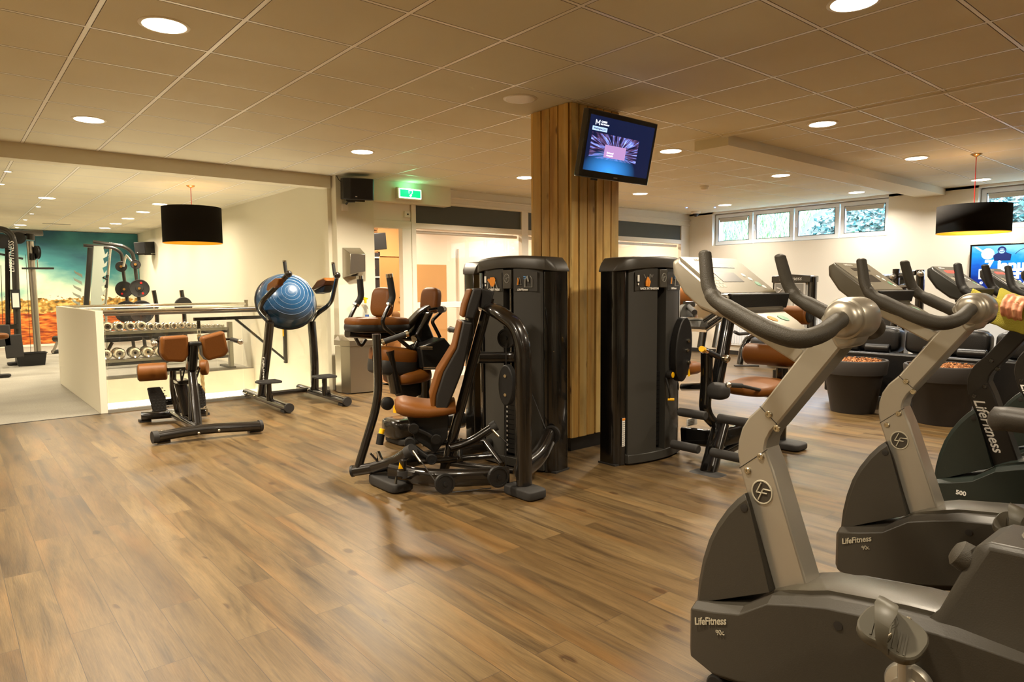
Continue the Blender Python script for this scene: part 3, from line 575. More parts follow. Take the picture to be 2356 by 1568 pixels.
        text('model_number', '500', .03, m_white, body, (BX-.1255, 1.075, .245), (-.08, -1, 0), (0, 0, 1), .0008, bold=.0008)
    t.location.x += dx
    return t
make_bike(1.84, 'silver', 'silver-framed exercise bike in front at the right, nearest to the camera')
make_bike(2.84, 'grey', 'silver-framed exercise bike with dark grey console, second from the camera')
b3 = make_bike(3.88, 'black', 'black-framed exercise bike with a yellow towel over its handlebar, third from the camera')
b4 = dup(b3, (.80, 0, 0), 'black-framed exercise bike beyond the one with the towel, fourth from the camera')
b5 = dup(b3, (1.62, 0, 0), 'black-framed exercise bike at the right edge, farthest from the camera')

# ================= WEIGHT TOWERS
def RZ(x, y, deg): return Matrix.Translation((x, y, 0)) @ Matrix.Rotation(math.radians(deg), 4, 'Z')
def tower(t, M, title=None, bw=.085):
    def tx(name, s, size, m, par, loc, xd=(1, 0, 0), yd=(0, 0, 1), **k):
        R3 = M.to_3x3(); return text(name, s, size, m, par, M @ Vector(loc), R3 @ Vector(xd), R3 @ Vector(yd), **k)
    bow = lambda x: -.10-bw*(1-(x/.38)**2)
    for s in (-1, 1):
        q = [(.378, .06), (.378, -.045), (.365, -.075), (.33, -.10), (.30, -.112), (.292, -.10), (.292, .06)]
        G(M).prism('z', [(s*a, b) for a, b in q], 0, 1.368).make('side_post', m_frame, t, bevel=.006, smooth=50)
        ring = [(s*.285, -.02), (s*.285, bow(.285)+.02), (s*.24, bow(.24)+.004), (s*.15, bow(.15)), (s*.05, bow(.05)), (s*.05, -.02)]
        z0 = .06
        pn = G(M).prism('z', ring, z0, 1.385).make('shroud_panel', m_panel, t, smooth=30)
        # placard following the panel
        a, b = (s*.06, s*.255) if s > 0 else (s*.255, s*.06)
        pl = G(M).loft([[(a, bow(a)-.001, 1.23), (b, bow(b)-.001, 1.23), (b, bow(b)-.004, 1.23), (a, bow(a)-.004, 1.23)], [(a, bow(a)-.001, 1.36), (b, bow(b)-.001, 1.36), (b, bow(b)-.004, 1.36), (a, bow(a)-.004, 1.36)]]).make('placard', mat('placard_dark', (52, 49, 44), .5), pn)
        cx = (a+b)/2; sl = (bow(b)-bow(a))/(b-a); yo = bow(cx)-.008
        def pp(u, v): return (cx+u, yo+sl*u-.0015, 1.295+v)
        if title:
            if s < 0:
                tx('lettering', title, .02, m_white, placard_par(pl), pp(.02, -.052), (1, sl, 0), bold=.0006)
                g = G(M); g.obox(pp(-.078, .02), (.02, .001, .045)); g.obox(pp(-.078, -.02), (.012, .001, .014)); g.make('white_mark', m_white, pl)
                if title[0] == 'C':
                    g = G(M); g.loft([[tuple(Vector(pp(u*w_, v))) for u, w_ in ((-1, hw), (1, hw))]+[tuple(Vector(pp(hw, v))+Vector((0, .002, 0))), tuple(Vector(pp(-hw, v))+Vector((0, .002, 0)))] for v, hw, w_ in ((-.03, .018, 1), (-.005, .03, 1), (.02, .034, 1), (.035, .02, 1))]); g.obox(pp(-.035, .01), (.035, .002, .016), (0, .7, 0)); g.make('orange_torso', m_orange, pl)
                    g = G(M); g.obox(pp(-.05, -.02), (.007, .002, .05), (0, .15, 0)).obox(pp(.045, -.02), (.007, .002, .055), (0, -.4, 0)).obox(pp(-.012, -.038), (.006, .002, .03)).obox(pp(.014, -.038), (.006, .002, .03)); g.make('figure_lines', m_greyprint, pl)
                else:
                    G(M).tube([pp(.004, .03), pp(-.005, -.005), pp(-.006, -.035)], [.003, .012, .008], 8).tube([pp(.004, .03), pp(.014, -.005), pp(.008, -.038)], [.003, .013, .008], 8).make('orange_muscle', m_orange, pl)
                    G(M).tube([pp(-.03, .045), pp(-.012, .02)], .002, 6).tube([pp(.05, .045), pp(.04, .025), pp(.03, .045)], .002, 6).tube([pp(.022, .05), pp(.02, .01)], .003, 6).make('figure_lines', m_greyprint, pl)
            else:
                tx('lettering', 'LifeFitness', .02, m_white, pl, pp(-.02, -.052), (1, sl, 0), shear=.35, bold=.0006)
                g = G(M); g.tube([pp(-.07, -.02), pp(-.06, .03), pp(-.045, .03), pp(-.03, -.02), pp(-.07, -.02)], .0018, 5).tube([pp(.0, -.035), pp(.005, .02), pp(.02, .035), pp(.03, .0)], [.004, .005, .009, .006], 6).tube([pp(-.005, -.035), pp(.06, -.035), pp(.06, .02), pp(.045, .04)], .0018, 5); g.make('figure_lines', m_greyprint, pl)
                G(M).tube([pp(-.06, -.02), pp(-.055, .01), pp(-.058, .025)], .005, 6).make('orange_figure', m_orange, pl)
                G(M).tube([pp(-.01, .035), pp(.02, .03), pp(-.008, .02)], .004, 6).make('blue_arrow', m_blueprint, pl)
    # header cap
    rg = []
    for x in (-.38, -.372, -.355, -.32, -.24, -.12, 0, .12, .24, .32, .355, .372, .38):
        u = abs(x)/.38; yf = bow(min(abs(x), .38))-.012; zb = 1.362+.03*(1-u*u); zt = 1.455+.02*(1-u*u)-.085*max(0, (u-.8)/.2)**2.2
        yb = .075
        if u > .9: yf += .05*((u-.9)/.1)
        c = min(.025, (zt-zb)*.4)
        rg.append([(x, yb, zb), (x, yf, zb), (x, yf, zt-c), (x, yf+c*.4, zt-c*.3), (x, yf+c*1.2, zt), (x, yb, zt)])
    G(M).loft(rg).make('header_cap', m_cap, t, smooth=50, bevel=.003)
    # badge, guide slot, rods, stack
    bd = G(M).box(-.04, .04, bow(0)-.016, bow(0)+.03, 1.25, 1.378).make('badge_block', mat('badge_grey', (66, 62, 54), .45), t, bevel=.004)
    g = G(M).tube([(.024*math.cos(2*PI*k/28), bow(0)-.017, 1.32+.03*math.sin(2*PI*k/28)) for k in range(28)], .002, 5, closed=True); g.bar([(-.004, bow(0)-.017, 1.343), (-.014, bow(0)-.017, 1.318), (-.002, bow(0)-.017, 1.318)], .003, .003); g.bar([(.02, bow(0)-.017, 1.327), (.003, bow(0)-.017, 1.327), (-.008, bow(0)-.017, 1.298)], .003, .003); g.make('badge_ring', m_greyprint, bd)
    G(M).box(-.36, .36, .02, .05, .02, 1.36).make('back_panel', m_dark, t)
    for s in (-1, 1): G(M).cyl((s*.022, -.10, .1), (s*.022, -.10, 1.36), .009).make('guide_rod', m_chrome if s < 0 else m_steel, t)
    g = G(M)
    for k in range(16): g.box(-.048, .048, -.135, -.03, .10+.034*k, .131+.034*k)
    ws = g.make('weight_stack', m_plastic, t)
    g = G(M)
    for k in range(15): g.box(-.04, -.028, -.138, -.135, .112+.034*k, .124+.034*k)
    g.make('weight_numbers', m_white, ws)
    # base skirt
    ring = [(x/100, bow(x/100)-.006) for x in range(-30, 31, 6)]
    G(M).prism('z', ring+[(.30, .05), (-.30, .05)], .012, .075).make('base_skirt', m_panel, t, smooth=30, bevel=.004)
    for s in (-1, 1): G(M).box(s*.335-.05, s*.335+.05, -.09, .07, -.0, .012).make('foot_pad', m_rubber, t)
    return tx
def placard_par(p): return p

# ---------- BACK EXTENSION (right of the pillar)
t = thing('back_extension_machine', (4.2, 2.9, 0), 'weight machine right of the wood pillar, its tower placard with an orange back muscle', 'weight machine')
M3 = RZ(3.945, 3.21, 0); tower(t, M3, 'BACK EXTENSION')
pin = G(M3).lathe((.07, -.19, .62), (.2, -1, 0), [(.03, 0), (.032, .02), (.03, .035), (0, .037)], 20).make('selector_knob', m_plastic, t)
G(M3).lathe((.078, -.228, .62), (.2, -1, 0), [(.022, 0), (.021, .004), (0, .005)], 20).make('knob_cap', m_yellow, pin)
G(M3).tube([(.05, -.19, .6), (.045, -.22, .52), (.06, -.22, .46), (.075, -.2, .445)], .006, 8, fil=.03).make('selector_cord', m_plastic, t)
G(M3).cyl((.06, -.2, .44), (.09, -.235, .44), .011).make('selector_pin', m_yellow, t)
st = G(M3).box(-.338, -.31, -.115, -.111, .14, .34).make('warning_label', m_white, t)
g = G(M3)
for k in range(12): g.box(-.335, -.313, -.117, -.115, .148+.0145*k, .1535+.0145*k)
g.make('label_text', m_greyprint, st); G(M3).box(-.338, -.31, -.117, -.115, .325, .34).make('label_header', m_orange, st)
yc = 2.72
# foot column and pegs
col = G().bar([(4.238,2.72,0.268), (3.935,2.62,-0.023)], .085, .12, up=(0, 1, 0), rd=.45).make('foot_column', m_frame, t, bevel=.004)
G().pad((3.906,2.6,-0.025), (.16, .26, .06), n=5).make('rubber_foot', m_rubber, t)
for (z, x) in ((.15, 3.89), (.37, 3.97)):
    for s in (-1, 1): G().tube([(x+.01, 2.62+s*.05, z), (x+.01, 2.62+s*.27, z)], .031, 16).make('foot_roller', m_rubber, t, bevel=.006)
# lower beam to rear foot
G().bar([(4.312,3.08,0.123), (4.197,2.72,0.167), (4.95, 2.66, .2)], .07, .13, fil=.1).make('base_beam', m_frame, t)
g = G().obox((4.29, 3.0, .24), (.13, .004, .055), (0, 0, 0)); lb = g.make('serial_label', m_white, t)
g = G()
for k in range(4): g.obox((4.275+.0*k, 2.996, .222+.012*k), (.075, .002, .004))
g.make('label_text', m_greyprint, lb)
G().bar([(4.15, 2.7, .05), (4.95, 2.66, .2)], .06, .05).make('base_brace', m_frame, t)
G().bar([(4.97, 2.66, .04), (4.97, 2.66, .62)], .09, .07, rd=.45).make('rear_post', m_frame, t)
G().pad((4.97, 2.62, .03), (.2, .3, .06), n=5).make('rubber_foot', m_rubber, t)
# curved post and brace
G().bar([(4.268,2.75,0.231), (4.15,2.8,0.35), (4.177,2.8,0.567), (4.17,2.8,0.802)], .065, .09, up=(0, 1, 0), fil=.12, rd=.45).make('curved_post', m_frame, t)
G().bar([(4.343,3.12,0.485), (4.186,2.82,0.539)], .06, .06, rd=.45).make('side_brace', m_frame, t)
# cam plate
rg = []
for k in range(28):
    a = 2*PI*k/28; rg.append((4.13+.095*math.cos(a)+.02*math.sin(a), .80+.235*math.sin(a)))
cmz = G().prism('y', rg, 2.96, 3.02).make('cam_plate', m_plastic, t, bevel=.008, smooth=40)
for x, z in ((4.17, .86), (4.16, .79), (4.18, .70)): G().lathe((x, 2.958, z), (0, -1, 0), [(.014, 0), (.014, .01), (0, .012)], 14).make('bolt', m_bolt, cmz)
G().prism('y', [(4.155, .60), (4.185, .60), (4.17, .655)], 2.945, 2.948).make('warning_sticker', m_yellow, cmz)
# lever arm
la = G().bar([(4.298,2.8,0.53), (4.379,2.8,0.805), (4.471,2.8,1.121), (4.573,2.8,1.21), (5.02, 2.76, 1.06)], .075, .095, fil=.12, up=(0, 1, 0), rd=.45).make('lever_arm', m_frame, t)
G().lathe((4.343,2.74,0.732), (0, -1, 0), [(.03, -.03), (.03, 0), (.02, .012), (0, .014)], 18).make('pivot_cap', m_bolt, la)
G().pad((4.198,2.72,0.515), (.13, .16, .12), n=3).make('counterweight_cap', m_rubber, t)
pg = G().cyl((3.98,2.7,0.824), (4.221,2.74,0.757), .02).make('adjuster_pin', m_plastic, t)
G().cyl((3.931,2.68,0.835), (3.98,2.7,0.824), .02).make('pin_cap', m_yellow, pg); G().cyl((3.98,2.7,0.824), (4.026,2.71,0.812), .024).make('pin_collar', m_chrome, pg)
# seat, rolls, handle
G().pad((4.66, 2.69, .505), (.46, .40, .10), (0, -.06, 0), n=3.2, seg=8).make('seat', m_leather, t, smooth=70)
G().bar([(4.72, 2.69, .46), (4.97, 2.67, .40)], .09, .07).make('seat_support', m_frame, t)
r1 = G().tube([(5.02, 2.42, .71), (5.02, 2.99, .71)], .085, 28).make('back_roll', m_leather, t, bevel=.018, seg=3)
r2 = G().tube([(5.06, 2.50, 1.03), (5.06, 3.02, 1.03)], .072, 28).make('shoulder_roll', m_leather, t, bevel=.015, seg=3)
for (x, y, z, r) in ((5.02, 2.418, .71, .06), (5.06, 2.498, 1.03, .056)): G().lathe((x, y, z), (0, -1, 0), [(r, -.01), (r, .004), (r*.6, .01), (r*.5, .008), (0, .01)], 24).make('end_cap', m_plastic, r1 if z < .9 else r2)
G().bar([(5.0, 2.7, .60), (5.0, 2.7, .45)], .07, .09).make('roll_bracket', m_dark, t)
h = G().cyl((4.058,2.55,0.59), (4.22,2.55,0.568), .017).cyl((4.22,2.55,0.568), (4.66, 2.56, .47), .012).make('hand_grip', m_rubber, t); G().ball((4.058,2.55,0.59), .021).make('grip_end', m_chrome, h)
# silver panel unit of the neighbouring machine seen through the gap handled further down

# ---------- CHEST PRESS (left of the pillar)
t = thing('chest_press_machine', (2.6, 3.6, 0), 'weight machine left of the wood pillar with a tall brown backrest and headrest', 'weight machine')
M1 = RZ(3.15, 3.63, -80) @ Matrix.Scale(.93, 4, (1, 0, 0)); tower(t, M1, 'CHEST PRESS', .05)
M5 = Matrix(((.848, .53, 0, 2.45), (-.53, .848, 0, 3.6), (0, 0, 1, 0), (0, 0, 0, 1)))     # the user side stands turned to the tower
bx = (2.66, 3.06)
G().bar([(2.655, 3.05, .03), (2.655, 3.05, .90), (2.65, 3.10, 1.03), (2.60, 3.24, 1.12), (2.771,3.56,1.13)], .075, .105, fil=.16, up=(1, 0, 0), rd=.48, fs_=8).make('arch_tube', m_frame2, t, smooth=50)
G().pad((2.65, 3.04, .032), (.15, .26, .064), n=6).make('rubber_foot', m_rubber, t)
G(M5).bar([(0.303,0,1.192), (0.221,0,0.899), (0.021,0,0.168), (-0.015,0,0.054)], .06, .10, up=(0, 1, 0), rd=.45).make('back_frame', m_frame2, t)
def pad2(name, pts, hw, th, parent):
    # brown cushion in front, black shell behind
    q = [Vector((p[0], 0, p[2])) for p in pts]; n = len(q)//2; front, back = q[:n], q[n:][::-1]
    mid = [f.lerp(b, th) for f, b in zip(front, back)]
    c = G(M5).prism('y', [(v.x, v.z) for v in front]+[(v.x, v.z) for v in mid[::-1]], -hw+.01, hw-.01).make(name, m_leather, parent, bevel=.012, seg=3, smooth=60)
    G(M5).prism('y', [(v.x, v.z) for v in mid]+[(v.x, v.z) for v in back[::-1]], -hw, hw).make('shell', m_padblack, c, bevel=.012, seg=3, smooth=60)
    return c
pad2('backrest', [(0.101,-0.15,1.054), (0.062,-0.15,0.896), (-0.043,-0.15,0.733), (-0.091,-0.15,0.579), (-0.081,-0.15,0.484), (0.01,-0.15,0.489), (0.072,-0.15,0.635), (0.119,-0.15,0.751), (0.142,-0.15,0.845), (0.182,-0.15,1.042)], .15, .25, t)
pad2('headrest', [(0.164,-0.14,1.252), (0.128,-0.14,1.155), (0.113,-0.14,1.077), (0.189,-0.14,1.06), (0.216,-0.14,1.133), (0.245,-0.14,1.256)], .14, .28, t)
G(M5).prism('y', [(0.246,-0.07,1.256), (0.329,-0.07,1.234), (0.294,-0.07,1.113), (0.234,-0.07,1.131)], -.07, .07).make('headrest_mount', m_padblack, t, bevel=.008)
# seat
rg = []
for (x, w_, zt, zb) in ((-.31, .05, .55, .51), (-.297, .12, .568, .482), (-.255, .158, .572, .463), (-.18, .17, .556, .452), (-.1, .168, .545, .45), (0, .16, .545, .46), (.07, .14, .55, .47)):
    rg.append([(x, w_*math.copysign(abs(math.cos(a))**.6, math.cos(a)), (zt+zb)/2+(zt-zb)/2*math.copysign(abs(math.sin(a))**.7, math.sin(a))-.012*abs(math.cos(a))) for a in [2*PI*k/28 for k in range(28)]])
G(M5).loft(rg).make('seat', m_leather, t, smooth=70)
G(M5).prism('y', [(-.24, .465), (.03, .46), (.02, .30), (-.06, .20), (-.19, .30)], -.04, .04).make('seat_plate', m_plastic, t, bevel=.006)
lk1 = G(M5).bar([(-0.193,-0.07,0.376), (-0.131,-0.07,0.354), (-0.052,-0.07,0.301)], .028, .045, fil=.05, up=(0, 1, 0)).make('parallel_link', m_plastic, t)
lk2 = G(M5).bar([(-0.219,-0.09,0.289), (-0.16,-0.09,0.231), (-0.085,-0.09,0.178)], .028, .045, fil=.05, up=(0, 1, 0)).make('parallel_link', m_plastic, t)
for p, par in (((-0.193,-0.09,0.38), lk1), ((-0.053,-0.09,0.305), lk1), ((-0.219,-0.11,0.294), lk2), ((-0.085,-0.11,0.183), lk2)):
    G(M5).lathe(p, (0, -1, 0), [(.034, -.02), (.036, .0), (.034, .008), (.028, .01), (.027, .008), (.006, .008), (.006, .01), (0, .01)], 24).make('link_disc', m_plastic, par)
# base
G().pad((2.13, 3.74, .035), (.16, .34, .07), n=6).make('rubber_foot', m_rubber, t)
G().bar([(2.13, 3.72, .11), (2.20, 3.50, .10), (2.36, 3.34, .10), (2.64, 3.18, .10)], .08, .11, fil=.15, rd=.45).make('base_beam', m_frame2, t)
G().bar([(2.66, 3.09, .14), (2.9, 3.18, .17), (3.1, 3.29, .27)], .09, .12, fil=.1, rd=.45).make('base_beam', m_frame2, t)
G().bar([(2.15, 3.82, .12), (2.7, 3.8, .13), (3.08, 3.8, .13)], .07, .09, rd=.45).make('base_beam', m_frame2, t)
for a, b in (((2.25, 3.60, .17), (2.75, 3.46, .15)), ((2.36, 3.72, .25), (2.78, 3.6, .22)), ((2.78, 3.6, .22), (2.72, 3.34, .12)), ((2.5, 3.5, .15), (2.62, 3.66, .24)), ((2.44, 3.62, .13), (2.7, 3.2, .11))):
    G().cyl(a, b, .02).make('frame_rod', m_frame2, t)
G().bar([(2.74,3.62,0.792), (3.036,3.6,0.772), (3.184,3.34,0.822)], .055, .08, fil=.08, rd=.45).make('cross_brace', m_frame2, t)
for p in ((3.142,3.3,0.828), (2.717,3.58,0.831)): G().ball(p, .018).make('bolt', m_bolt, t)
# swing arms
g = G().bar([(2.169,3.95,0.962), (2.176,3.95,0.613), (2.153,3.95,0.471), (2.015,3.95,0.104)], .05, .06, fil=.14, up=(0, 1, 0), rd=.48, fs_=8); arm = g.make('press_arm', m_frame2, t, smooth=50)
pv = G().cyl((1.989,3.98,0.08), (2.176,3.78,0.13), .036, 24).make('pivot_tube', m_frame2, t); G().lathe((1.989,3.98,0.08), tuple(Vector((1.989,3.98,0.08))-Vector((2.176,3.78,0.13))), [(.038, -.01), (.038, .006), (.03, .008), (.008, .008), (.008, .013), (0, .013)], 28).make('pivot_cap', m_plastic, pv)
G().bar([(2.073,3.86,0.112), (2.142,3.72,0.164), (2.169,3.62,0.226), (2.189,3.58,0.255)], .06, .07, fil=.06, rd=.45).make('crank_lever', m_frame2, t)
G().cyl((2.172,3.6,0.24), (2.189,3.56,0.264), .040, 24).make('crank_cap', m_rubber, t)
G().bar([(2.424,3.5,0.248), (2.541,3.45,0.272), (2.692,3.38,0.368)], .05, .055, fil=.1, rd=.48).make('crank_lever', m_frame2, t)
G().cyl((2.672,3.39,0.358), (2.699,3.37,0.378), .034, 24).make('crank_cap', m_rubber, t)
hg = G().cyl((2.208,3.93,0.91), (2.344,3.86,0.958), .019, 18).make('hand_grip', m_gripd, t, bevel=.003)
G().cyl((2.194,3.935,0.904), (2.211,3.93,0.91), .021).make('grip_collar', m_bolt, hg); G().cyl((2.335,3.863,0.955), (2.352,3.857,0.96), .023).make('grip_collar', m_bolt, hg)
G().cyl((2.175,3.94,0.919), (2.197,3.935,0.904), .012).make('grip_stub', m_frame, hg)
hg = G().cyl((2.719,3.9,0.97), (2.664,3.75,0.97), .019, 18).make('hand_grip', m_gripd, t); G().ball((2.719,3.9,0.97), .023).make('grip_end', m_chrome, hg)
# spring pin with yellow cap, links
pn = G().cyl((2.118,3.85,0.257), (2.132,3.85,0.323), .024, 18).make('spring_pin', m_plastic, t); G().cyl((2.132,3.85,0.326), (2.142,3.85,0.356), .017, 18).make('pin_cap', m_yellow, pn)
G().bar([(2.095,3.85,0.21), (2.109,3.8,0.126)], .035, .045).make('latch_block', m_chrome, t, bevel=.004)
G().cyl((2.041,3.83,0.216), (2.101,3.82,0.14), .007).make('latch_rod', m_frame, t)
bp = G().cyl((2.075,3.5,0.123), (2.076,3.5,0.165), .032, 20).make('rubber_bumper', m_rubber, t); G().cyl((2.076,3.5,0.165), (2.081,3.5,0.228), .024, 20).make('bumper_post', m_frame, bp)
G().prism('y', [(2.029,3.46,0.192), (2.059,3.46,0.187), (2.036,3.46,0.228)], 3.462, 3.466).make('warning_sticker', m_yellow, bp)
G().bar([(2.004,3.46,0.108), (2.01,3.46,0.144), (2.102,3.5,0.112), (2.195,3.55,0.095)], .02, .012, rd=.2).make('bumper_bracket', m_frame, t)
# pulleys
def pulley(c, ax, r, par, th=.016):
    return G().lathe(c, ax, [(0, -th), (r, -th), (r, -th*.5), (r*.9, 0), (r, th*.5), (r, th), (r*.82, th*1.05), (r*.8, th*.7), (.012, th*.7), (.012, th*1.4), (0, th*1.4)], 32).make('pulley', m_plastic, par)
pulley((2.176,3.2,0.132), (-.35, -1, .1), .058, t); pulley((2.492,3.1,0.135), (-.25, -1, 0), .064, t); pulley((2.767,3.34,0.934), (-1, -.35, 0), .062, t); pulley((3.088,3.27,0.272), (-1, -.7, 0), .062, t)
rg = [(a*math.cos(w_), b*math.sin(w_)) for a, b, w_ in [(.055, .13, 2*PI*k/24) for k in range(24)]]
M_ = Matrix.Translation((2.738,3.3,0.641)) @ Matrix.Rotation(math.radians(-72), 4, 'Z')
pc = G(M_).loft([[(a, d, b) for a, b in rg] for d in (-.028, -.01, .01, .028)]).make('pulley_cover', m_plastic, t, bevel=.006, smooth=50)
for z in (.06, -.06): G(M_).lathe((0, -.028, z), (0, -1, 0), [(.01, 0), (.01, .006), (0, .006)], 12).make('bolt', m_bolt, pc)
for a, b in (((2.188,3.52,0.241), (2.143,3.24,0.14)), ((2.665,3.36,0.347), (2.741,3.3,0.255)), ((2.743,3.32,0.903), (2.734,3.32,0.102)), ((3.048,3.5,0.664), (3.046,3.28,0.32)), ((2.227,3.2,0.07), (2.478,3.15,0.057))): G().cyl(a, b, .0035, 6).make('cable', m_dark, t)
for a, b in (((2.173,3.53,0.264), (2.175,3.45,0.211)), ((2.659,3.37,0.358), (2.687,3.33,0.309))): G().cyl(a, b, .008, 10).make('cable_end', m_bolt, t)

# ================= SECOND MACHINE (abdominal, behind the chest press) and its tower
t = thing('abdominal_machine', (3.0, 4.8, 0), 'machine with two tall curved black handles behind the brown tall-backed machine', 'weight machine')
M2 = RZ(3.60, 4.36, 180); tower(t, M2, None)
for s, pts in ((1, [(2.634,5.05,1.34), (2.642,5.05,1.181), (2.593,5.05,1.122), (2.528,5.05,1.007), (2.538,5.05,0.947), (2.612,5.05,0.801), (2.639,5.05,0.789), (2.676,5.05,0.841)]), (-1, [(2.649,4.6,1.347), (2.675,4.6,1.184), (2.64,4.6,1.128), (2.577,4.6,1.01), (2.591,4.6,0.963), (2.71,4.6,0.873), (2.826,4.6,0.781), (2.854,4.6,0.783), (2.887,4.6,0.833)])):
    h = G().tube(pts, .016, 12, fil=.05).make('long_handle', m_frame, t, smooth=60)
    G().tube(pts[:3], .026, 14, fil=.06).make('foam_grip', m_gripd, h, smooth=60)
    for a, r in ((0, .028), (2, .028)):
        d = (Vector(pts[a])-Vector(pts[a+1])).normalized()*(.022 if a == 0 else .012); G().cyl(tuple(Vector(pts[a])-d*.3), tuple(Vector(pts[a])+d), r).make('chrome_collar', m_chrome, h)
G().bar([(2.411,4.85,0.917), (3.011,4.85,0.851)], .10, .075, rd=.48).make('pad_beam', m_frame2, t)
def cush(c, d, e, par, nm):
    a = G().pad(c, (d[0], d[1], d[2]*.6), e, n=4.5, seg=7); o = a.make(nm, m_leather, par, smooth=70)
    n = Euler(e).to_matrix() @ Vector((0, 0, -d[2]*.33)); G().pad(tuple(Vector(c)+n), (d[0]*1.0, d[1]*1.0, d[2]*.62), e, n=5, seg=7).make('shell', m_padblack, o, smooth=70); return o
cush((2.646,4.8,0.994), (.50, .27, .13), (0, .03, 0), t, 'arm_pad')
for p, sz in (((2.724,4.85,1.146), (.10, .20, .24)), ((3.185,4.85,1.152), (.10, .18, .22))):
    G().pad(p, sz, (0, .18, .35), n=3.6, seg=8).make('shoulder_pad', m_leather, t, smooth=70)
G().bar([(2.743,4.85,1.086), (2.705,4.85,0.99)], .03, .05).make('pad_stem', m_frame, t)
G().bar([(2.87,4.8,0.907), (3.047,4.8,1.058), (3.125,4.8,1.092)], .05, .09, fil=.05, up=(0, 1, 0)).make('lever_arm', m_frame2, t)
G().prism('y', [(2.918,4.7,0.881), (3.059,4.7,1.06), (3.114,4.7,1.065), (3.057,4.7,0.964), (3.118,4.7,0.835), (3.054,4.7,0.796), (2.983,4.7,0.807)], 4.68, 4.84).make('cam_housing', m_frame, t, bevel=.02, seg=3, smooth=60)
G().bar([(2.994,4.6,1.085), (3.074,4.6,1.097), (3.133,4.6,1.074), (3.026,4.6,0.993), (3.087,4.6,0.892), (3.103,4.6,0.859)], .022, .03, fil=.03, up=(0, 1, 0)).make('bent_link', m_frame, t, smooth=50)
G().cyl((3.082,4.55,1.084), (3.21,4.7,1.081), .028).make('link_roller', m_plastic, t)
bx_ = G().prism('y', [(2.875,4.55,0.791), (3.103,4.55,0.858), (3.187,4.55,0.768), (3.141,4.55,0.593), (2.9,4.55,0.621)], 4.53, 4.75).make('gear_box', m_plastic, t, bevel=.01)
for a, b in (((966,799),(988,801)), ((973,846),(996,847))): pass
for p in ((2.847,4.5,0.793), (2.872,4.5,0.631)): G().cyl(p, (p[0]+.10, p[1]-.02, p[2]-.005), .012).make('chrome_rod', m_chrome, bx_)
cush((2.738,4.72,0.723), (.34, .30, .24), (0, .12, 0), t, 'thigh_pad')
G().bar([(2.554,4.7,0.724), (2.906,4.7,0.671)], .05, .06, rd=.4).make('pad_beam', m_frame2, t)
G().bar([(2.898,4.7,0.692), (2.979,4.7,0.622)], .045, .05, rd=.4).make('pad_link', m_frame2, t)
G().bar([(2.635,4.62,0.778), (2.7,4.62,0.446)], .075, .10, up=(0, 1, 0), rd=.35).make('front_leg', m_frame2, t)
G().pad((2.862,4.72,0.556), (.34, .36, .12), (0, -.05, 0), n=3.4, seg=8).make('seat', m_leather, t, smooth=70)
G().bar([(2.984,4.65,0.612), (3.066,4.8,0.08)], .10, .10, up=(0, 1, 0), rd=.4).make('seat_post', m_frame2, t)
G().pad((2.882,4.75,0.444), (.22, .14, .16), n=3).make('seat_adjuster', m_plastic, t)
G().loft([[(x, 4.78+w_*c_, .13+hh*s_) for c_, s_ in [(math.copysign(abs(math.cos(a))**.5, math.cos(a)), math.copysign(abs(math.sin(a))**.5, math.sin(a))) for a in [2*PI*k/20 for k in range(20)]]] for x, w_, hh in ((2.70, .05, .05), (2.715, .11, .075), (2.76, .15, .08), (2.9, .16, .08), (3.2, .14, .08), (3.4, .12, .08))]).make('base_beam', m_frame2, t, smooth=60)
G().pad((2.85, 4.78, .03), (.2, .3, .06), n=6).make('rubber_foot', m_rubber, t)
kb = G().cyl((2.743,4.7,0.271), (2.745,4.7,0.327), .026).make('selector_knob', m_yellow, t)
G().lathe((2.614,4.6,0.369), (0, -1, 0), [(.05, -.03), (.052, 0), (.04, .01), (0, .012)], 24).make('round_stop', m_plastic, t)

# ================= BACK EXTENSION BENCH (hyperextension) in front of the balustrade
t = thing('hyperextension_bench', (1.78, 6.7, 0), 'low black bench with two square brown hip pads before the glass balustrade', 'exercise bench')
fb = G().bar([(1.297,6.057,0.065), (1.643,6.031,0.085), (2.092,5.926,0.065)], .09, .085, fil=.5, rd=.48, fs_=10).make('front_foot_bar', m_frame2, t, smooth=60)
G().cyl((1.265,6.042,0.065), (1.302,6.052,0.065), .049, 24).cyl((2.086,5.931,0.065), (2.107,5.938,0.065), .049, 24).make('end_cap', m_rubber, fb) if False else None
G().cyl((1.262,6.045,0.065), (1.305,6.049,0.065), .05, 24).make('end_cap', m_rubber, fb); G().cyl((2.083,5.934,0.065), (2.11,5.935,0.065), .05, 24).make('end_cap', m_rubber, fb)
for p in ((1.36,6.132,0.01), (2.074,6.021,0.01)): G().obox((p[0], p[1], .012), (.1, .07, .024)).make('foot_pad', m_rubber, fb)
for p in ((1.579,5.939,0.09), (1.738,5.937,0.09)): G().ball((p[0], p[1]-.045, .08), .011, 12, 8).make('bolt', m_bolt, fb)
rb = G().bar([(1.414,7.175,0.06), (1.685,7.11,0.06), (1.947,6.964,0.06)], .085, .08, rd=.48).make('rear_foot_bar', m_frame2, t)
for p in ((1.448,7.17,0.01), (1.972,7.144,0.01)): G().obox((p[0], p[1]+.03, .012), (.1, .07, .024)).make('foot_pad', m_rubber, rb)
G().bar([(1.67,7.081,0.07), (1.639,6.146,0.075)], .075, .06, rd=.4).make('spine_beam', m_frame2, t)
G().bar([(1.681,6.3,0.061), (1.697,6.42,0.354), (1.704,6.5,0.541)], .05, .075, rd=.45, fil=.1).make('front_post', m_frame2, t)
G().bar([(1.659,6.4,0.103), (1.702,6.5,0.502)], .04, .055, rd=.45).make('front_post', m_frame2, t)
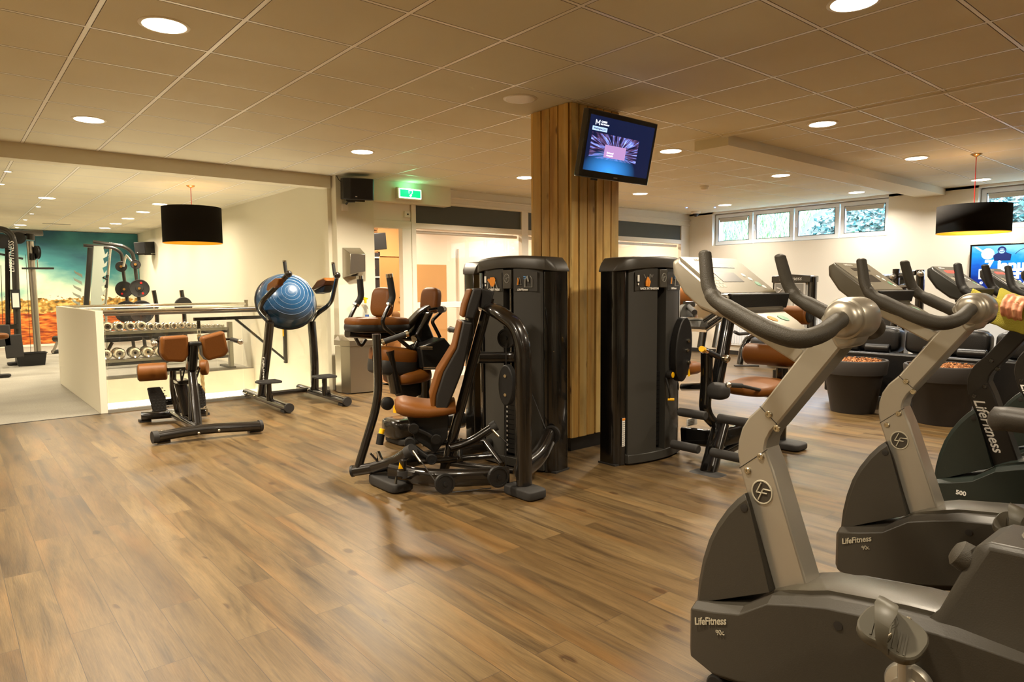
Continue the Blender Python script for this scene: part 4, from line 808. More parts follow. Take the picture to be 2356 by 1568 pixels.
G().bar([(1.7,6.5,0.542), (1.725,6.5,0.783)], .12, .08, rd=.3).make('head_block', m_frame, t)
G().pad((1.73,6.48,0.776), (.11, .1, .04), n=4).make('head_cap', m_plastic, t)
for pts, nm in (([(1.458,6.5,0.852), (1.677,6.5,0.856), (1.673,6.5,0.681), (1.635,6.5,0.617), (1.49,6.5,0.636), (1.447,6.5,0.697)], 'hip_pad'), ([(1.782,6.5,0.831), (1.985,6.5,0.881), (2.02,6.5,0.689), (1.983,6.5,0.647), (1.833,6.5,0.614), (1.794,6.5,0.672)], 'hip_pad')):
    o = G().prism('y', pts, 6.44, 6.54).make(nm, m_leather, t, bevel=.025, seg=4, smooth=70)
    G().prism('y', pts, 6.52, 6.58).make('shell', m_padblack, o, bevel=.015)
for a, b, c_ in (((1.462,6.56,0.806), (1.402,6.5,0.825), (1.367,6.3,0.808)), ((2.015,6.56,0.795), (2.058,6.52,0.795), (2.069,6.28,0.784))):
    h = G().tube([a, b, c_], .014, 12, fil=.03).make('side_handle', m_frame, t); G().cyl(tuple(Vector(b).lerp(Vector(c_), .15)), c_, .021, 14).make('grip_sleeve', m_gripd, h); G().ball(c_, .027, 16, 10).make('grip_end', m_chrome, h)
r1 = G().cyl((1.363,6.95,0.502), (1.588,6.88,0.505), .082, 28).make('ankle_roll', m_leather, t, bevel=.015, seg=3); G().lathe((1.363,6.95,0.502), (-1, .1, 0), [(.07, -.01), (.07, .006), (.03, .01), (0, .01)], 24).make('end_cap', m_plastic, r1)
G().cyl((1.886,6.88,0.513), (1.941,6.85,0.516), .075, 28).make('ankle_roll', m_leather, t, bevel=.015, seg=3)
G().bar([(1.597,6.9,0.515), (1.886,6.88,0.509)], .035, .035).make('roll_axle', m_frame, t)
G().bar([(1.645,6.9,0.511), (1.644,6.95,0.299), (1.697,7,0.086)], .055, .08, up=(0, 1, 0), rd=.45, fil=.15).make('rear_post', m_frame2, t, smooth=50)
G().bar([(1.667,6.75,0.401), (1.713,6.7,0.109)], .11, .06, up=(0, 1, 0), rd=.35).make('incline_tube', m_frame2, t)
G().prism('y', [(1.619,6.7,0.431), (1.734,6.7,0.432), (1.74,6.7,0.391), (1.628,6.7,0.39)], 6.66, 6.82).make('adjuster_block', m_frame, t, bevel=.008)
G().tube([(1.712,6.6,0.532), (1.741,6.5,0.459), (1.775,6.5,0.555)], .008, 8, fil=.02).make('adjuster_lever', m_frame, t)
G().tube([(1.635,6.6,0.538), (1.641,6.6,0.427), (1.671,6.6,0.535)], .008, 8, fil=.02).make('adjuster_lever', m_frame, t)
for pts in ([(1.428,6.95,0.355), (1.538,6.95,0.356), (1.582,6.95,0.248), (1.584,6.95,0.124), (1.469,6.95,0.122), (1.445,6.95,0.239)], [(1.836,6.95,0.356), (1.883,6.95,0.355), (1.935,6.95,0.256), (1.938,6.95,0.132), (1.881,6.95,0.109), (1.827,6.95,0.128)]):
    o = G().prism('y', pts, 6.93, 6.96).make('foot_plate', m_rubber, t, bevel=.01, smooth=50)
    cx = sum(p[0] for p in pts)/6; cz = sum(p[2] for p in pts)/6; g = G()
    for i in range(-2, 3):
        for j in range(-4, 5):
            if abs(i)*.028 < .075 and pts[1][0]-pts[0][0] > .1: g.obox((cx+i*.03+(.015 if j % 2 else 0)-.0-j*.004, 6.927, cz+j*.026), (.014, .006, .008))
            elif abs(i) < 2: g.obox((cx+i*.03-j*.004, 6.927, cz+j*.026), (.014, .006, .008))
    g.make('tread', m_rubber, o)
G().bar([(1.569,7,0.198), (1.851,7,0.195)], .05, .06, rd=.4).make('plate_bar', m_frame, t)

# ================= KNEE RAISE STAND with arm pads
t = thing('knee_raise_stand', (2.97, 7.3, 0), 'tall black knee raise stand with curved arms and foot pegs by the white wall', 'exercise stand')
for x, a, b in ((2.66, 7.95, 6.69), (3.28, 7.9, 6.65)):
    r = G().bar([(x, a, .075), (x, b, .055)], .085, .075, rd=.48).make('floor_runner', m_frame2, t); G().cyl((x, b+.01, .055), (x, b-.02, .055), .048, 24).make('end_cap', m_rubber, r)
    G().obox((x, b+.09, .012), (.07, .1, .024)).make('foot_pad', m_rubber, r)
    for q in (7.8, 7.55): G().ball((x-.045, q, .08), .011, 10, 7).make('bolt', m_bolt, r)
G().bar([(2.66, 7.6, .08), (3.28, 7.6, .08)], .05, .05, rd=.45).make('cross_bar', m_frame2, t)
for s, x, pts in ((-1, 2.66, [(2.66, 7.46, .09), (2.66,7.28,0.486), (2.66,7.127,0.913), (2.696,7.28,0.963), (2.6,7.25,1.059), (2.59,7.1,1.144), (2.715,6.72,1.408)]), (1, 3.28, [(3.28, 7.47, .09), (3.28,7.439,0.427), (3.28,7.49,0.877), (3.256,7.3,0.973), (3.348,7.2,1.061), (3.332,7.05,1.131), (3.257,6.75,1.398)])):
    G().bar(pts[:3], .085, .10, rd=.45, fil=.2, up=(0, 1, 0)).make('upright', m_frame2, t, smooth=50)
    ar = G().bar(pts[2:], .04, .055, rd=.48, fil=.07).make('arm', m_frame2, t, smooth=50); e = Vector(pts[-1])
    h = G().cyl(tuple(e+Vector((0, .06, 0))), tuple(e+Vector((-.01, .07, .125))), .018, 14).make('hand_grip', m_gripd, ar); G().cyl(tuple(e+Vector((-.01, .07, .125))), tuple(e+Vector((-.011, .071, .14))), .019).make('grip_end', m_chrome, h)
    G().ball(tuple(e), .036, 16, 10).make('arm_end', m_frame2, ar)
o = G().prism('x', [(2.64,7.115,1.243), (2.64,7.072,1.315), (2.64,6.876,1.366), (2.64,6.749,1.365), (2.64,6.801,1.295), (2.64,7.032,1.225)], 2.625, 2.69).make('arm_pad', m_leather, t, bevel=.015, seg=3, smooth=60)
o = G().prism('x', [(3.34,7.444,1.257), (3.34,7.276,1.35), (3.34,7.095,1.381), (3.34,7.032,1.347), (3.34,7.1,1.299), (3.34,7.387,1.237)], 3.26, 3.40).make('arm_pad', m_leather, t, bevel=.015, seg=3, smooth=60)
G().prism('x', [(3.34,7.444,1.247), (3.34,7.387,1.237), (3.34,7.101,1.295), (3.34,7.161,1.217), (3.34,7.355,1.197)], 3.28, 3.38).make('pad_bracket', m_padblack, o, bevel=.01)
for x, c_, y in ((2.66, (618,877), 7.12), (3.28, (747,866), 7.05)):
    pp_ = Vector((x+.0, 0, 0)); 
    p0 = {2.66: (2.621,7.12,0.28), 3.28: (3.214,7.05,0.289)}[x]
    o = G().pad((p0[0], p0[1], p0[2]), (.24, .19, .025), n=8, seg=5).make('foot_step', m_rubber, t); g = G()
    for k in range(9): g.obox((p0[0], p0[1]-.08+.02*k, p0[2]+.014), (.2, .009, .005))
    g.make('tread', m_rubber, o)
    G().bar([(p0[0], p0[1], p0[2]-.01), (p0[0], p0[1], .08)], .05, .055, rd=.4).make('step_post', m_frame2, t)
    G().bar([(x, p0[1]+.02, .11), (p0[0], p0[1]+.02, .11)], .05, .05).make('step_bracket', m_frame2, t)
gl = G()
text('lettering', 'LifeFitness', .07, m_white, t, (2.6,7.201,0.404), (0, .13, -1), (0, 1, .1), .001, .3)

# balance ball: blue dome, ribbed, black rim
t = thing('balance_ball', (2.95, 7.25, 1.15), 'blue half ball trainer with black rim held between the arms of the black stand', 'exercise ball')
m_ball, nt, b, v = base('blue_ball', .28); s_ = nt.nodes.new('ShaderNodeSeparateXYZ'); nt.links.new(v, s_.inputs[0])
b.inputs['Base Color'].default_value = (*lin((34, 76, 116)), 1); b.inputs['Coat Weight'].default_value = .5
zb_ = (Vector((-.38, -.92, 0))*.88+Vector((.92, -.38, 0))*.20+Vector((0, 0, 1))*.42).normalized(); xb_ = Vector((0, 0, 1)).cross(zb_).normalized(); yb_ = zb_.cross(xb_)
Mb = Matrix((xb_, yb_, zb_)).transposed().to_4x4(); Mb.translation = Vector((2.94, 7.36, 1.125))   # local +z points out of the dome
rgp = [(.318*math.cos(a), .30*math.sin(a)-.03) for a in [PI/2*k/18 for k in range(19)]]
G(Mb).lathe((0, 0, 0), (0, 0, 1), rgp, 64).make('dome', m_ball, t, smooth=70)
for r, hh in ((.03, .2675), (.062, .262), (.10, .2525), (.145, .235), (.19, .209), (.235, .171), (.275, .118)): G(Mb).tube([(r*math.cos(2*PI*k/64), r*math.sin(2*PI*k/64), hh) for k in range(64)], .0028, 6, closed=True).make('ring', m_ball, t)
G(Mb).lathe((0, 0, -.045), (0, 0, 1), [(.25, -.02), (.32, 0), (.334, .018), (.328, .035), (.30, .04)], 64).make('black_rim', m_plastic, t, smooth=60)

# ================= BALUSTRADE
t = thing('glass_balustrade', (2.5, 7.99, 0), 'glass balustrade with steel handrail along the near stairwell edge', 'balustrade')
G().cyl((1.27, 7.985, 1.035), (3.79, 7.985, 1.035), .024, 20).make('handrail', m_chrome, t)
for x0, x1 in ((1.285, 2.64), (2.66, 3.78)): G().box(x0, x1, 7.978, 7.99, .0, 1.0).make('glass_panel', m_glass, t)
G().box(1.28, 3.79, 7.975, 7.993, .995, 1.012).make('glass_channel', m_steel, t)
for x in (1.9, 3.2): G().cyl((x, 7.99, -.05), (x, 7.99, .03), .008).make('glass_clamp', m_steel, t)
t = thing('glass_balustrade', (2.5, 10.95, 0), 'glass balustrade with a steel handrail along the far edge of the stairwell', 'balustrade')
G().cyl((1.27, 10.95, 1.03), (3.74, 10.95, 1.03), .026, 20).make('handrail', m_chrome, t); G().cyl((3.72, 10.95, .98), (3.72, 10.95, 1.09), .03, 16).make('rail_end', m_steel, t)
for x0, x1 in ((1.285, 2.2), (2.22, 3.76)): G().box(x0, x1, 10.945, 10.957, -.05, 1.0).make('glass_panel', m_glass, t)

# rope on its wall bracket over the stairwell
t = thing('rope_bracket', (3.79, 9.57, .85), 'black triangular wall bracket reaching over the stairwell and holding a climbing rope', 'wall bracket')
G().box(2.56, 3.80, 9.545, 9.595, .845, .89).make('boom', m_frame, t, bevel=.004)
G().box(3.76, 3.80, 9.545, 9.595, .19, .845).make('wall_plate', m_frame, t, bevel=.003)
G().bar([(3.1, 9.57, .85), (3.77, 9.57, .24)], .035, .035, rd=.2).make('diagonal_brace', m_frame, t)
G().box(3.755, 3.76, 9.55, 9.59, .58, .76).make('safety_label', m_yellow, t)
G().box(2.60, 2.64, 9.56, 9.58, .74, .85).make('hanger_plate', m_frame, t)
t = thing('climbing_rope', (2.62, 9.57, .74), 'twisted natural fibre climbing rope hanging from the bracket into the stairwell', 'rope')
G().tube([(2.62+.018*math.cos(PI*k/6), 9.57, .70+.04*math.sin(PI*k/6)) for k in range(13)], .005, 8, closed=True).make('carabiner', m_chrome, t)
m_rope = mat('rope_fibre', (176, 150, 104), .9)
for q in range(3):
    pts = []
    for k in range(150):
        z = .66-k*.02; a = k*.5+q*2*PI/3; sway = .035*(max(0, .66-z)/1.2); pts.append((2.62+sway+.013*math.cos(a), 9.57+.013*math.sin(a), z))
    G().tube(pts, .013, 7).make('strand', m_rope, t, smooth=60)
for dz in (.52, .56, .60, .64): G().lathe((2.62, 9.57, dz), (0, 0, 1), [(.02, 0), (.032, .008), (.02, .016)], 14).make('whipping', m_rope, t)

# ================= DUMBBELL RACK
RY = 11.25
t = thing('dumbbell_rack', (2.5, RY, 0), 'steel two-tier dumbbell rack behind the far glass balustrade', 'dumbbell rack')
m_rack = mat('rack_steel', (150, 146, 132), .35, .6)
for z in (.658, .253):
    sh = G().loft([[(x, RY-.05, z-.02), (x, RY-.05, z+.0), (x, RY+.22, z+.0), (x, RY+.22, z-.02)] for x in (1.35, 3.50)]).make('shelf', m_rack, t)
    G().box(1.35, 3.50, RY-.07, RY-.05, z-.04, z+.0).make('shelf_lip', m_rack, sh, bevel=.003)
    G().box(1.35, 3.50, RY-.03, RY+.02, z-.085, z-.045).make('shelf_bar', m_dark, sh)
for x in (1.4, 3.54): G().bar([(x, RY-.02, .0), (x, RY-.02, .74)], .11, .06, rd=.15).make('rack_leg', m_rack, t)
for x in (1.4, 3.54): G().box(x-.05, x+.05, RY-.1, RY+.4, 0, .03).make('rack_foot', m_dark, t)
def dumbbell(x, z, r, label, group, far=0):
    t = thing('dumbbell', (x, RY+.0, z), label, 'dumbbell', group)
    for y in (-.02, .14): G().lathe((x, RY+y, z), (0, -1, 0), [(0, -.03), (r*.9, -.03), (r, -.02), (r, .02), (r*.88, .03), (r*.6, .024), (r*.55, .03), (0, .03)], 28).make('head', m_chrome, t, smooth=40)
    G().lathe((x, RY-.02, z), (0, -1, 0), [(r*.24, .025), (r*.24, .034), (0, .035)], 16).make('end_plug', m_dark, t)
    G().cyl((x, RY+.12, z), (x, RY, z), .014).make('handle', m_steel, t)
top = [(1.835, .072), (1.985, .07), (2.13, .068), (2.275, .068), (2.40, .052), (2.51, .052), (2.617, .05), (2.72, .05), (2.822, .05), (2.925, .05), (3.015, .038), (3.085, .038), (3.16, .026), (3.23, .026), (3.30, .024), (3.365, .024), (3.43, .022)]
names = ['first from the white half wall', 'second from the white half wall', 'third from the white half wall', 'fourth from the white half wall', 'fifth from the left, first of the medium ones', 'sixth from the left', 'seventh from the left', 'eighth from the left', 'ninth from the left', 'tenth from the left, last of the medium ones', 'eleventh from the left, just before the black bracket end', 'twelfth from the left, just before the black bracket end', 'first of the small ones under the bracket boom', 'second of the small ones under the bracket boom', 'third of the small ones under the bracket boom', 'fourth of the small ones under the bracket boom', 'last small one at the right end of the rack']
for (x, r), nm in zip(top, names): dumbbell(x , .658+r+.003, r, 'chrome dumbbell on the upper tier, '+nm, 'chrome dumbbells on the upper tier')
for (x, r), nm in zip(((1.80, .078), (1.97, .08), (2.17, .08), (2.342, .08), (2.508, .08)), ('at the half wall', 'second from the half wall', 'third from the half wall', 'fourth, the brightest head', 'fifth, behind the bench handle')): dumbbell(x , .253+r+.003, r, 'large chrome dumbbell on the lower tier, '+nm, 'chrome dumbbells on the lower tier')

# ================= STUDIO EQUIPMENT
m_fgrey = mat('studio_frame_grey', (40, 37, 32), .35, coat=.4)
t = thing('smith_machine', (2.6, 14.3, 0), 'squat rack with a toothed silver upright in front of the mural', 'squat rack')
for p, y in (([(2.106,14.8,2.088), (2.598,14.8,2.055), (2.725,14.8,1.96), (2.732,14.8,1.646), (2.797,14.8,0.812)], 14.8), ([(2.14,14,2.109), (2.618,14,2.048), (2.753,14,1.943), (2.778,14,1.723), (2.838,14,0.831)], 14.0)):
    e = Vector(p[-1]); d = (e-Vector(p[-2])); q = e+d*(e.z/abs(d.z)) if d.z else e
    G().bar(p+[(q.x, q.y, .02)], .06, .07, fil=.18, up=(0, 1, 0), rd=.45).make('rear_post', m_fgrey, t, smooth=50)
def teeth(p0, p1, w_, m, name, s=1, n=11, y=14):
    a, b = Vector(p0), Vector(p1); pts = [(a.x-w_/2, a.z), (a.x+w_/2, a.z)]
    for k in range(n):
        u = (k+.25)/n; c = a.lerp(b, u); d = a.lerp(b, u+.35/n); e = a.lerp(b, u+.6/n); pts += [(c.x+w_/2, c.z), (e.x+w_/2+.03, e.z-.005), (e.x+w_/2+.075, e.z+.05), (e.x+w_/2+.06, e.z-.035), (e.x+w_/2, e.z-.07)]
    pts += [(b.x+w_/2, b.z), (b.x-w_/2, b.z)]; return G().prism('y', pts, y-.012, y+.012)
a, b = (2.222,14,2.035), (2.112,14,0.853); teeth(a, (b[0]-.07, 14, .2), .15, None, '', y=14.0).make('toothed_upright', mat('studio_silver', (176, 184, 170), .5, .2), t)
G().bar([(2.185,14.6,2.033), (2.052,14.6,0.84), (1.93, 14.6, .1)], .09, .10, up=(0, 1, 0), rd=.3).make('front_upright', m_fgrey, t)
g = G()
for k in range(6):
    z = 1.55-.13*k; g.prism('y', [(2.03-.014*k, z), (1.93-.014*k, z+.05), (1.905-.014*k, z+.075), (1.92-.014*k, z+.02), (2.03-.014*k, z-.06)], 14.58, 14.60)
g.make('bar_catches', mat('studio_silver2', (170, 176, 160), .5, .2), t)
G().cyl((2.437,14.2,2.006), (2.313,14.2,0.999), .02).cyl((2.313,14.2,0.999), (2.3, 14.2, .1), .02).make('guide_rod', m_chrome, t)
G().bar([(2.358,14.15,1.533), (2.326,14.15,1.298)], .05, .05).make('carriage', m_fgrey, t)
G().bar([(2.264,14.1,1.593), (2.292,14.1,1.469), (2.346,14.1,1.462)], .03, .03).make('safety_hook', m_fgrey, t)
G().tube([(2.705,14.6,1.707), (2.721,14.4,1.911), (2.764,14.1,1.765)], .02, 10, fil=.05).make('chrome_brace', m_chrome, t)
for i, (px_, r, lab) in enumerate((((2.696,14.75,1.703), .10, 'small black plate on the left rear post, high up'), ((2.783,13.95,1.721), .085, 'small black plate on the right rear post, high up'), ((2.728,14.75,1.273), .155, 'black weight plate with red dots on the left rear post'), ((2.817,13.9,1.286), .165, 'black three-grip weight plate on the right rear post'), ((2.752,14.75,0.84), .21, 'large black plate on the left rear post, cut by the handrail'), ((2.833,13.9,0.857), .21, 'large black plate on the right rear post, cut by the handrail'))):
    q = thing('weight_plate', px_, lab, 'weight plate', 'black weight plates stored on the squat rack')
    G().lathe(px_, (-.25, -1, 0), [(.02, -.02), (r*.95, -.02), (r, -.012), (r, .012), (r*.93, .02), (r*.86, .012), (r*.4, .012), (r*.36, .022), (.03, .022)], 32).make('disc', m_rubber, q)
    G().cyl(tuple(Vector(px_)-Vector((0, 0, 0))), tuple(Vector(px_)+Vector((-.015, -.05, 0))), .022).make('hub', mat('brass_hub', (200, 150, 80), .35, .8), q)
    if r > .12:
        for k in range(2): a_ = 2.2+k*2.4+i; G().lathe(tuple(Vector(px_)+Vector((r*.62*math.cos(a_)-.0, -.022, r*.62*math.sin(a_)))), (-.25, -1, 0), [(.02, 0), (.02, .004), (0, .005)], 12).make('red_dot', m_red, q)
t = thing('cable_tower', (1.0, 14.3, 0), 'tall grey cable tower with white lettering at the left edge of the photo', 'cable machine')
G().bar([(.99, 14.3, .02), (1.032,14.3,2.011), (1.006,14.3,2.2), (0.899,14.3,2.296), (.2, 14.5, 2.2)], .10, .13, fil=.25, up=(0, 1, 0), rd=.45).make('arch_post', m_fgrey, t, smooth=50)
text('lettering', 'LIFEFITNESS', .10, m_white, t, (0.98,14.2,1.831), (.03, 0, 1), (-1, 0, .03), .002, .2)
G().bar([(.86, 14.35, .3), (0.942,14.35,2.055)], .07, .06, up=(0, 1, 0)).make('inner_post', m_frame, t)
G().pad((1.0, 14.25, .03), (.35, .2, .05), n=6).make('rubber_foot', m_rubber, t)
G().box(.93, 1.06, 14.18, 14.2, .95, 1.28).make('placard', m_plastic, t); G().box(.95, 1.04, 14.172, 14.18, .98, 1.22).make('instruction_card', m_white, t)
G().bar([(0.986,14.6,2.247), (1.504,15.2,2.309)], .09, .10, rd=.2).make('top_beam', m_fgrey, t)
for p, r in (((1.122,14.6,2.171), .10), ((0.87,14.3,2.086), .12)): G().lathe(p, (0, -1, 0), [(0, -.03), (r, -.03), (r*.9, 0), (r, .03), (r*.8, .035), (0, .035)], 28).make('pulley', m_plastic, t)
G().bar([(1.31,14.8,2.26), (1.305,14.8,2.152)], .2, .12, rd=.4).make('top_bracket', m_fgrey, t)
G().cyl((1.306,14.9,2.135), (1.32, 14.9, .06), .055, 18).make('chrome_column', m_steel, t)
cr = G().bar([(1.322,14.85,1.918), (1.316,14.85,1.802)], .16, .1, rd=.3).make('carriage', m_frame, t)
G().lathe((1.389,14.8,1.94), (-1, -.3, 0), [(0, -.02), (.12, -.02), (.11, 0), (.12, .02), (0, .02)], 24).make('pulley', m_plastic, cr)
G().cyl((1.389,14.8,1.809), (1.388,14.8,1.67), .01).make('cable_end', m_chrome, t)
for a, b in (((59,585), (65,800)), ((3,600), (5,750)), ((82,550), (82,575))): pass
G().cyl((1.214,14.7,1.893), (1.199,14.7,0.153), .004, 6).make('cable', m_dark, t); G().cyl((1.376,14.8,2.171), (1.366,14.8,1.978), .004, 6).make('cable', m_dark, t); G().cyl((0.826,14.2,1.683), (0.797,14.2,0.705), .005, 6).make('cable', m_dark, t)
for p0, w_, h_ in (((0.891,13.6,0.364), .24, .38), ((0.759,13.6,0.54), .2, .35)): G().obox(p0, (w_, .03, h_), (0, -.05, 0)).make('foot_plate', m_rubber, t, bevel=.03)
G().box(.6, 1.0, 14.1, 14.2, .62, .70).make('cross_bar', m_frame, t)
t = thing('lat_bar', (1.383,14.75,1.654), 'straight black pull-down bar hanging from the chrome column', 'cable bar')
G().cyl((1.149,14.75,1.651), (1.622,14.75,1.656), .018).make('bar', m_fgrey, t)
t = thing('lat_bar', (0.958,14.5,1.842), 'slanted black pull bar crossing behind the lettered post', 'cable bar'); G().cyl((0.812,14.5,1.89), (1.157,14.5,1.809), .018).make('bar', m_fgrey, t)
t = thing('training_bench', (.6, 12.35, 0), 'brown padded bench cut by the left edge of the photo', 'exercise bench')
G().pad((.45, 12.4, .60), (.62, .3, .10), n=4).make('seat', m_leather, t); G().bar([(.58, 12.3, .03), (.58, 12.35, .56)], .10, .09).make('post', m_frame, t); G().pad((.5, 12.3, .03), (.5, .14, .05), n=6).make('foot', m_rubber, t)
t = thing('storage_tub', (1.14, 14.0, 0), 'small black plastic tub on the floor at the foot of the cable tower', 'tub')
rg = [[(1.14+sx*(w_+.012*math.cos(8*0)), 14.02+sy*d_, z) for sx, sy in ((-1, -1), (-.5, -1.0), (0, -1), (.5, -1), (1, -1), (1, 1), (-1, 1))] for z, w_, d_ in ((.0, .17, .13), (.2, .20, .15), (.215, .215, .165), (.215, .195, .145), (.02, .165, .12))]
G().loft(rg).make('tub_body', m_plastic, t, smooth=20)
t = thing('adjustable_seat_rest', (1.75, 16.3, 0), 'slanted metal leg with a black roller standing beside the half wall near the mural', 'bench leg')
G().bar([(1.675,16.2,0.016), (1.774,16.2,0.253)], .05, .05).make('leg', m_steel, t); G().cyl((1.744,16.3,0.293), (1.809,16.1,0.3), .06).make('roller', m_plastic, t); G().cyl((1.68, 16.2, .04), (1.8, 16.3, .04), .04).make('foot', m_rubber, t)
# benches and uprights seen through the glass behind the rack
t = thing('flat_bench', (2.5, 12.6, 0), 'flat black exercise bench behind the dumbbell rack', 'exercise bench')
G().pad((2.15, 12.5, .47), (.75, .3, .09), n=5).make('bench_pad', m_padblack, t); G().pad((2.85, 12.5, .50), (.6, .3, .09), (0, -.1, 0), n=5).make('bench_pad', m_padblack, t); g = G().bar([(1.9, 12.5, .03), (2.1, 12.5, .42)], .05, .05); g.make('leg', m_frame, t); G().bar([(2.9, 12.5, .03), (2.7, 12.5, .45)], .05, .05).make('leg', m_frame, t); G().bar([(1.8, 12.5, .06), (3.1, 12.5, .06)], .05, .05).make('base', m_chrome, t)
t = thing('plate_tree', (3.2, 12.9, 0), 'black upright stand holding small plates between the rack and the white wall', 'weight stand')
for x in (2.86, 3.3): G().bar([(x, 12.9, .02), (x+.0, 12.9, 1.0), (x-.03, 12.9, 1.25)], .07, .06, rd=.2).make('upright', m_frame, t)
G().bar([(2.86, 12.9, .35), (3.3, 12.9, .35)], .06, .05).make('cross_bar', m_frame, t); G().lathe((3.28, 12.85, .98), (0, -1, 0), [(0, -.03), (.14, -.03), (.15, 0), (.14, .03), (0, .03)], 28).make('plate', m_rubber, t)

# ================= WALL AND CEILING FITTINGS
def speaker(c, d, rz, label, wallp):
    t = thing('wall_speaker', c, label, 'speaker', 'black wall speakers'); M = Matrix.Translation(c) @ Euler((math.radians(6), 0, rz)).to_matrix().to_4x4()
    G(M).prism('z', [(-d[0]/2, d[1]/2), (-d[0]/2, -d[1]*.25), (-d[0]*.3, -d[1]/2), (d[0]*.42, -d[1]/2), (d[0]/2, -d[1]*.2), (d[0]*.4, d[1]/2)], -d[2]/2, d[2]/2).make('cabinet', m_plastic, t, bevel=.008)
    G(M).box(-d[0]*.28, d[0]*.40, -d[1]/2-.006, -d[1]/2, -d[2]*.46, d[2]*.46).make('grille', mat('grille_cloth', (20, 19, 18), .8), t, bevel=.003)
    G(M).box(-d[0]*.15, -d[0]*.09, -d[1]/2-.009, -d[1]/2-.006, -d[2]*.38, -d[2]*.34).make('badge', m_white, t)
    G().bar([tuple(M @ Vector((-.02, d[1]*.3, -d[2]/2-.02))), tuple(M @ Vector((-.1, d[1]*.35, -d[2]/2-.025))), wallp], .03, .02).make('bracket', m_frame, t)
    G(M).box(-d[0]*.4, d[0]*.2, -d[1]*.2, d[1]*.3, -d[2]/2-.022, -d[2]/2).make('mount_plate', m_frame, t); return t
sp = speaker((3.93, 7.53, 2.445), (.37, .24, .25), math.radians(-16), 'black wall speaker high on the white pier beside the exit sign', (3.85, 7.70, 2.27))
G().box(3.80, 3.87, 7.68, 7.72, 2.20, 2.28).make('wall_socket', m_trim, sp)
G().tube([(3.79, 7.60, 2.5), (3.745, 7.66, 2.56), (3.742, 7.70, 2.61)], .004, 6, fil=.03).make('cable', m_dark, sp)
speaker((3.60, 17.1, 2.2), (.40, .30, .26), math.radians(-55), 'black speaker on the white wall at the right end of the mural', (3.79, 17.0, 2.05))
t = thing('exit_sign', (4.75, 7.71, 2.475), 'lit green emergency exit sign on the white boxed soffit', 'exit sign')
G().box(4.57, 4.935, 7.69, 7.738, 2.40, 2.55).make('housing', mat('sign_housing', (226, 216, 190), .4), t, bevel=.008)
G().box(4.595, 4.925, 7.684, 7.69, 2.418, 2.535).make('white_border', mat('sign_white', (235, 255, 240), .5, emit=2.2), t)
G().box(4.607, 4.913, 7.680, 7.684, 2.43, 2.523).make('green_panel', mat('sign_green', (0, 165, 75), .5, emit=2.4), t)
m_sw = mat('sign_symbol', (225, 255, 235), .5, emit=2.4)
g = G().bar([(4.737, 7.678, 2.478), (4.732, 7.678, 2.515), (4.788, 7.678, 2.515), (4.783, 7.678, 2.478), (4.76, 7.678, 2.465)], .006, .004, up=(0, 1, 0)); g.make('symbol_outline', m_sw, t)
G().prism('y', [(4.74, 2.458), (4.78, 2.458), (4.76, 2.435)], 7.676, 7.68).make('symbol_arrow', m_sw, t)
l = bpy.data.lights.new('sign_light', 'POINT'); l.energy = .9; l.color = (.2, 1, .45); l.shadow_soft_size = .08; o = bpy.data.objects.new('sign_light', l); C.objects.link(o); o.parent = t; o.location = (0, -.08, .06)
# towel dispenser, bin, spray bottle
t = thing('towel_dispenser', (3.93, 7.72, 1.57), 'steel paper towel dispenser on the white pier', 'towel dispenser')
G().loft([[(3.798,7.719,1.756), (4.043,7.719,1.759), (4.045,7.719,1.404), (3.792,7.719,1.382)], [(3.801,7.715,1.751), (4.046,7.715,1.753), (4.043,7.715,1.409), (3.796,7.715,1.387)], [(3.835,7.58,1.678), (4.038,7.58,1.678), (4.033,7.58,1.466), (3.828,7.58,1.427)]]).make('steel_housing', m_steel, t, bevel=.004, smooth=20)
G().pad((3.922,7.64,1.413), (.11, .05, .012), n=3).make('towel_slot', m_dark, t)
t = thing('waste_bin', (3.85, 7.5, 0), 'tall brushed steel waste bin with a sloping lid under the towel dispenser', 'waste bin')
pl = [(3.64, 7.66), (3.645, 7.52), (3.70, 7.385), (4.03, 7.335), (4.08, 7.66)]
pl2 = [(x-.0, y) for x, y in pl]
G().prism('z', pl2, .012, .57).make('bin_body', m_steel, t, bevel=.003, smooth=0)
ex = [(3.632, 7.67), (3.637, 7.517), (3.695, 7.376), (4.04, 7.325), (4.09, 7.67)]
G().loft([[(x, y, .572) for x, y in ex], [(x, y, .64) for x, y in ex], [(3.64, 7.67, .70), (3.66, 7.60, .70), (3.70, 7.56, .69), (4.0, 7.53, .69), (4.08, 7.67, .70)]]).make('bin_lid', m_steel, t, bevel=.003, smooth=0)
G().box(3.66, 4.07, 7.40, 7.65, 0, .012).make('base', m_dark, t)
t = thing('spray_bottle', (4.05, 7.62, .94), 'clear spray bottle with a yellow trigger head beside the steel dispenser', 'spray bottle')
cb = Vector((4.041,7.62,0.995))
G().lathe((cb.x, cb.y, cb.z-.11), (0, 0, 1), [(0, 0), (.036, 0), (.038, .01), (.038, .11), (.03, .14), (.014, .17), (.013, .19)], 20).make('bottle', glass('bottle_plastic', (.85, .88, .9), .12), t, smooth=50)
G().box(cb.x-.028, cb.x+.028, cb.y-.039, cb.y-.037, cb.z-.09, cb.z-.06).make('label', mat('bottle_label', (60, 90, 150), .5), t)
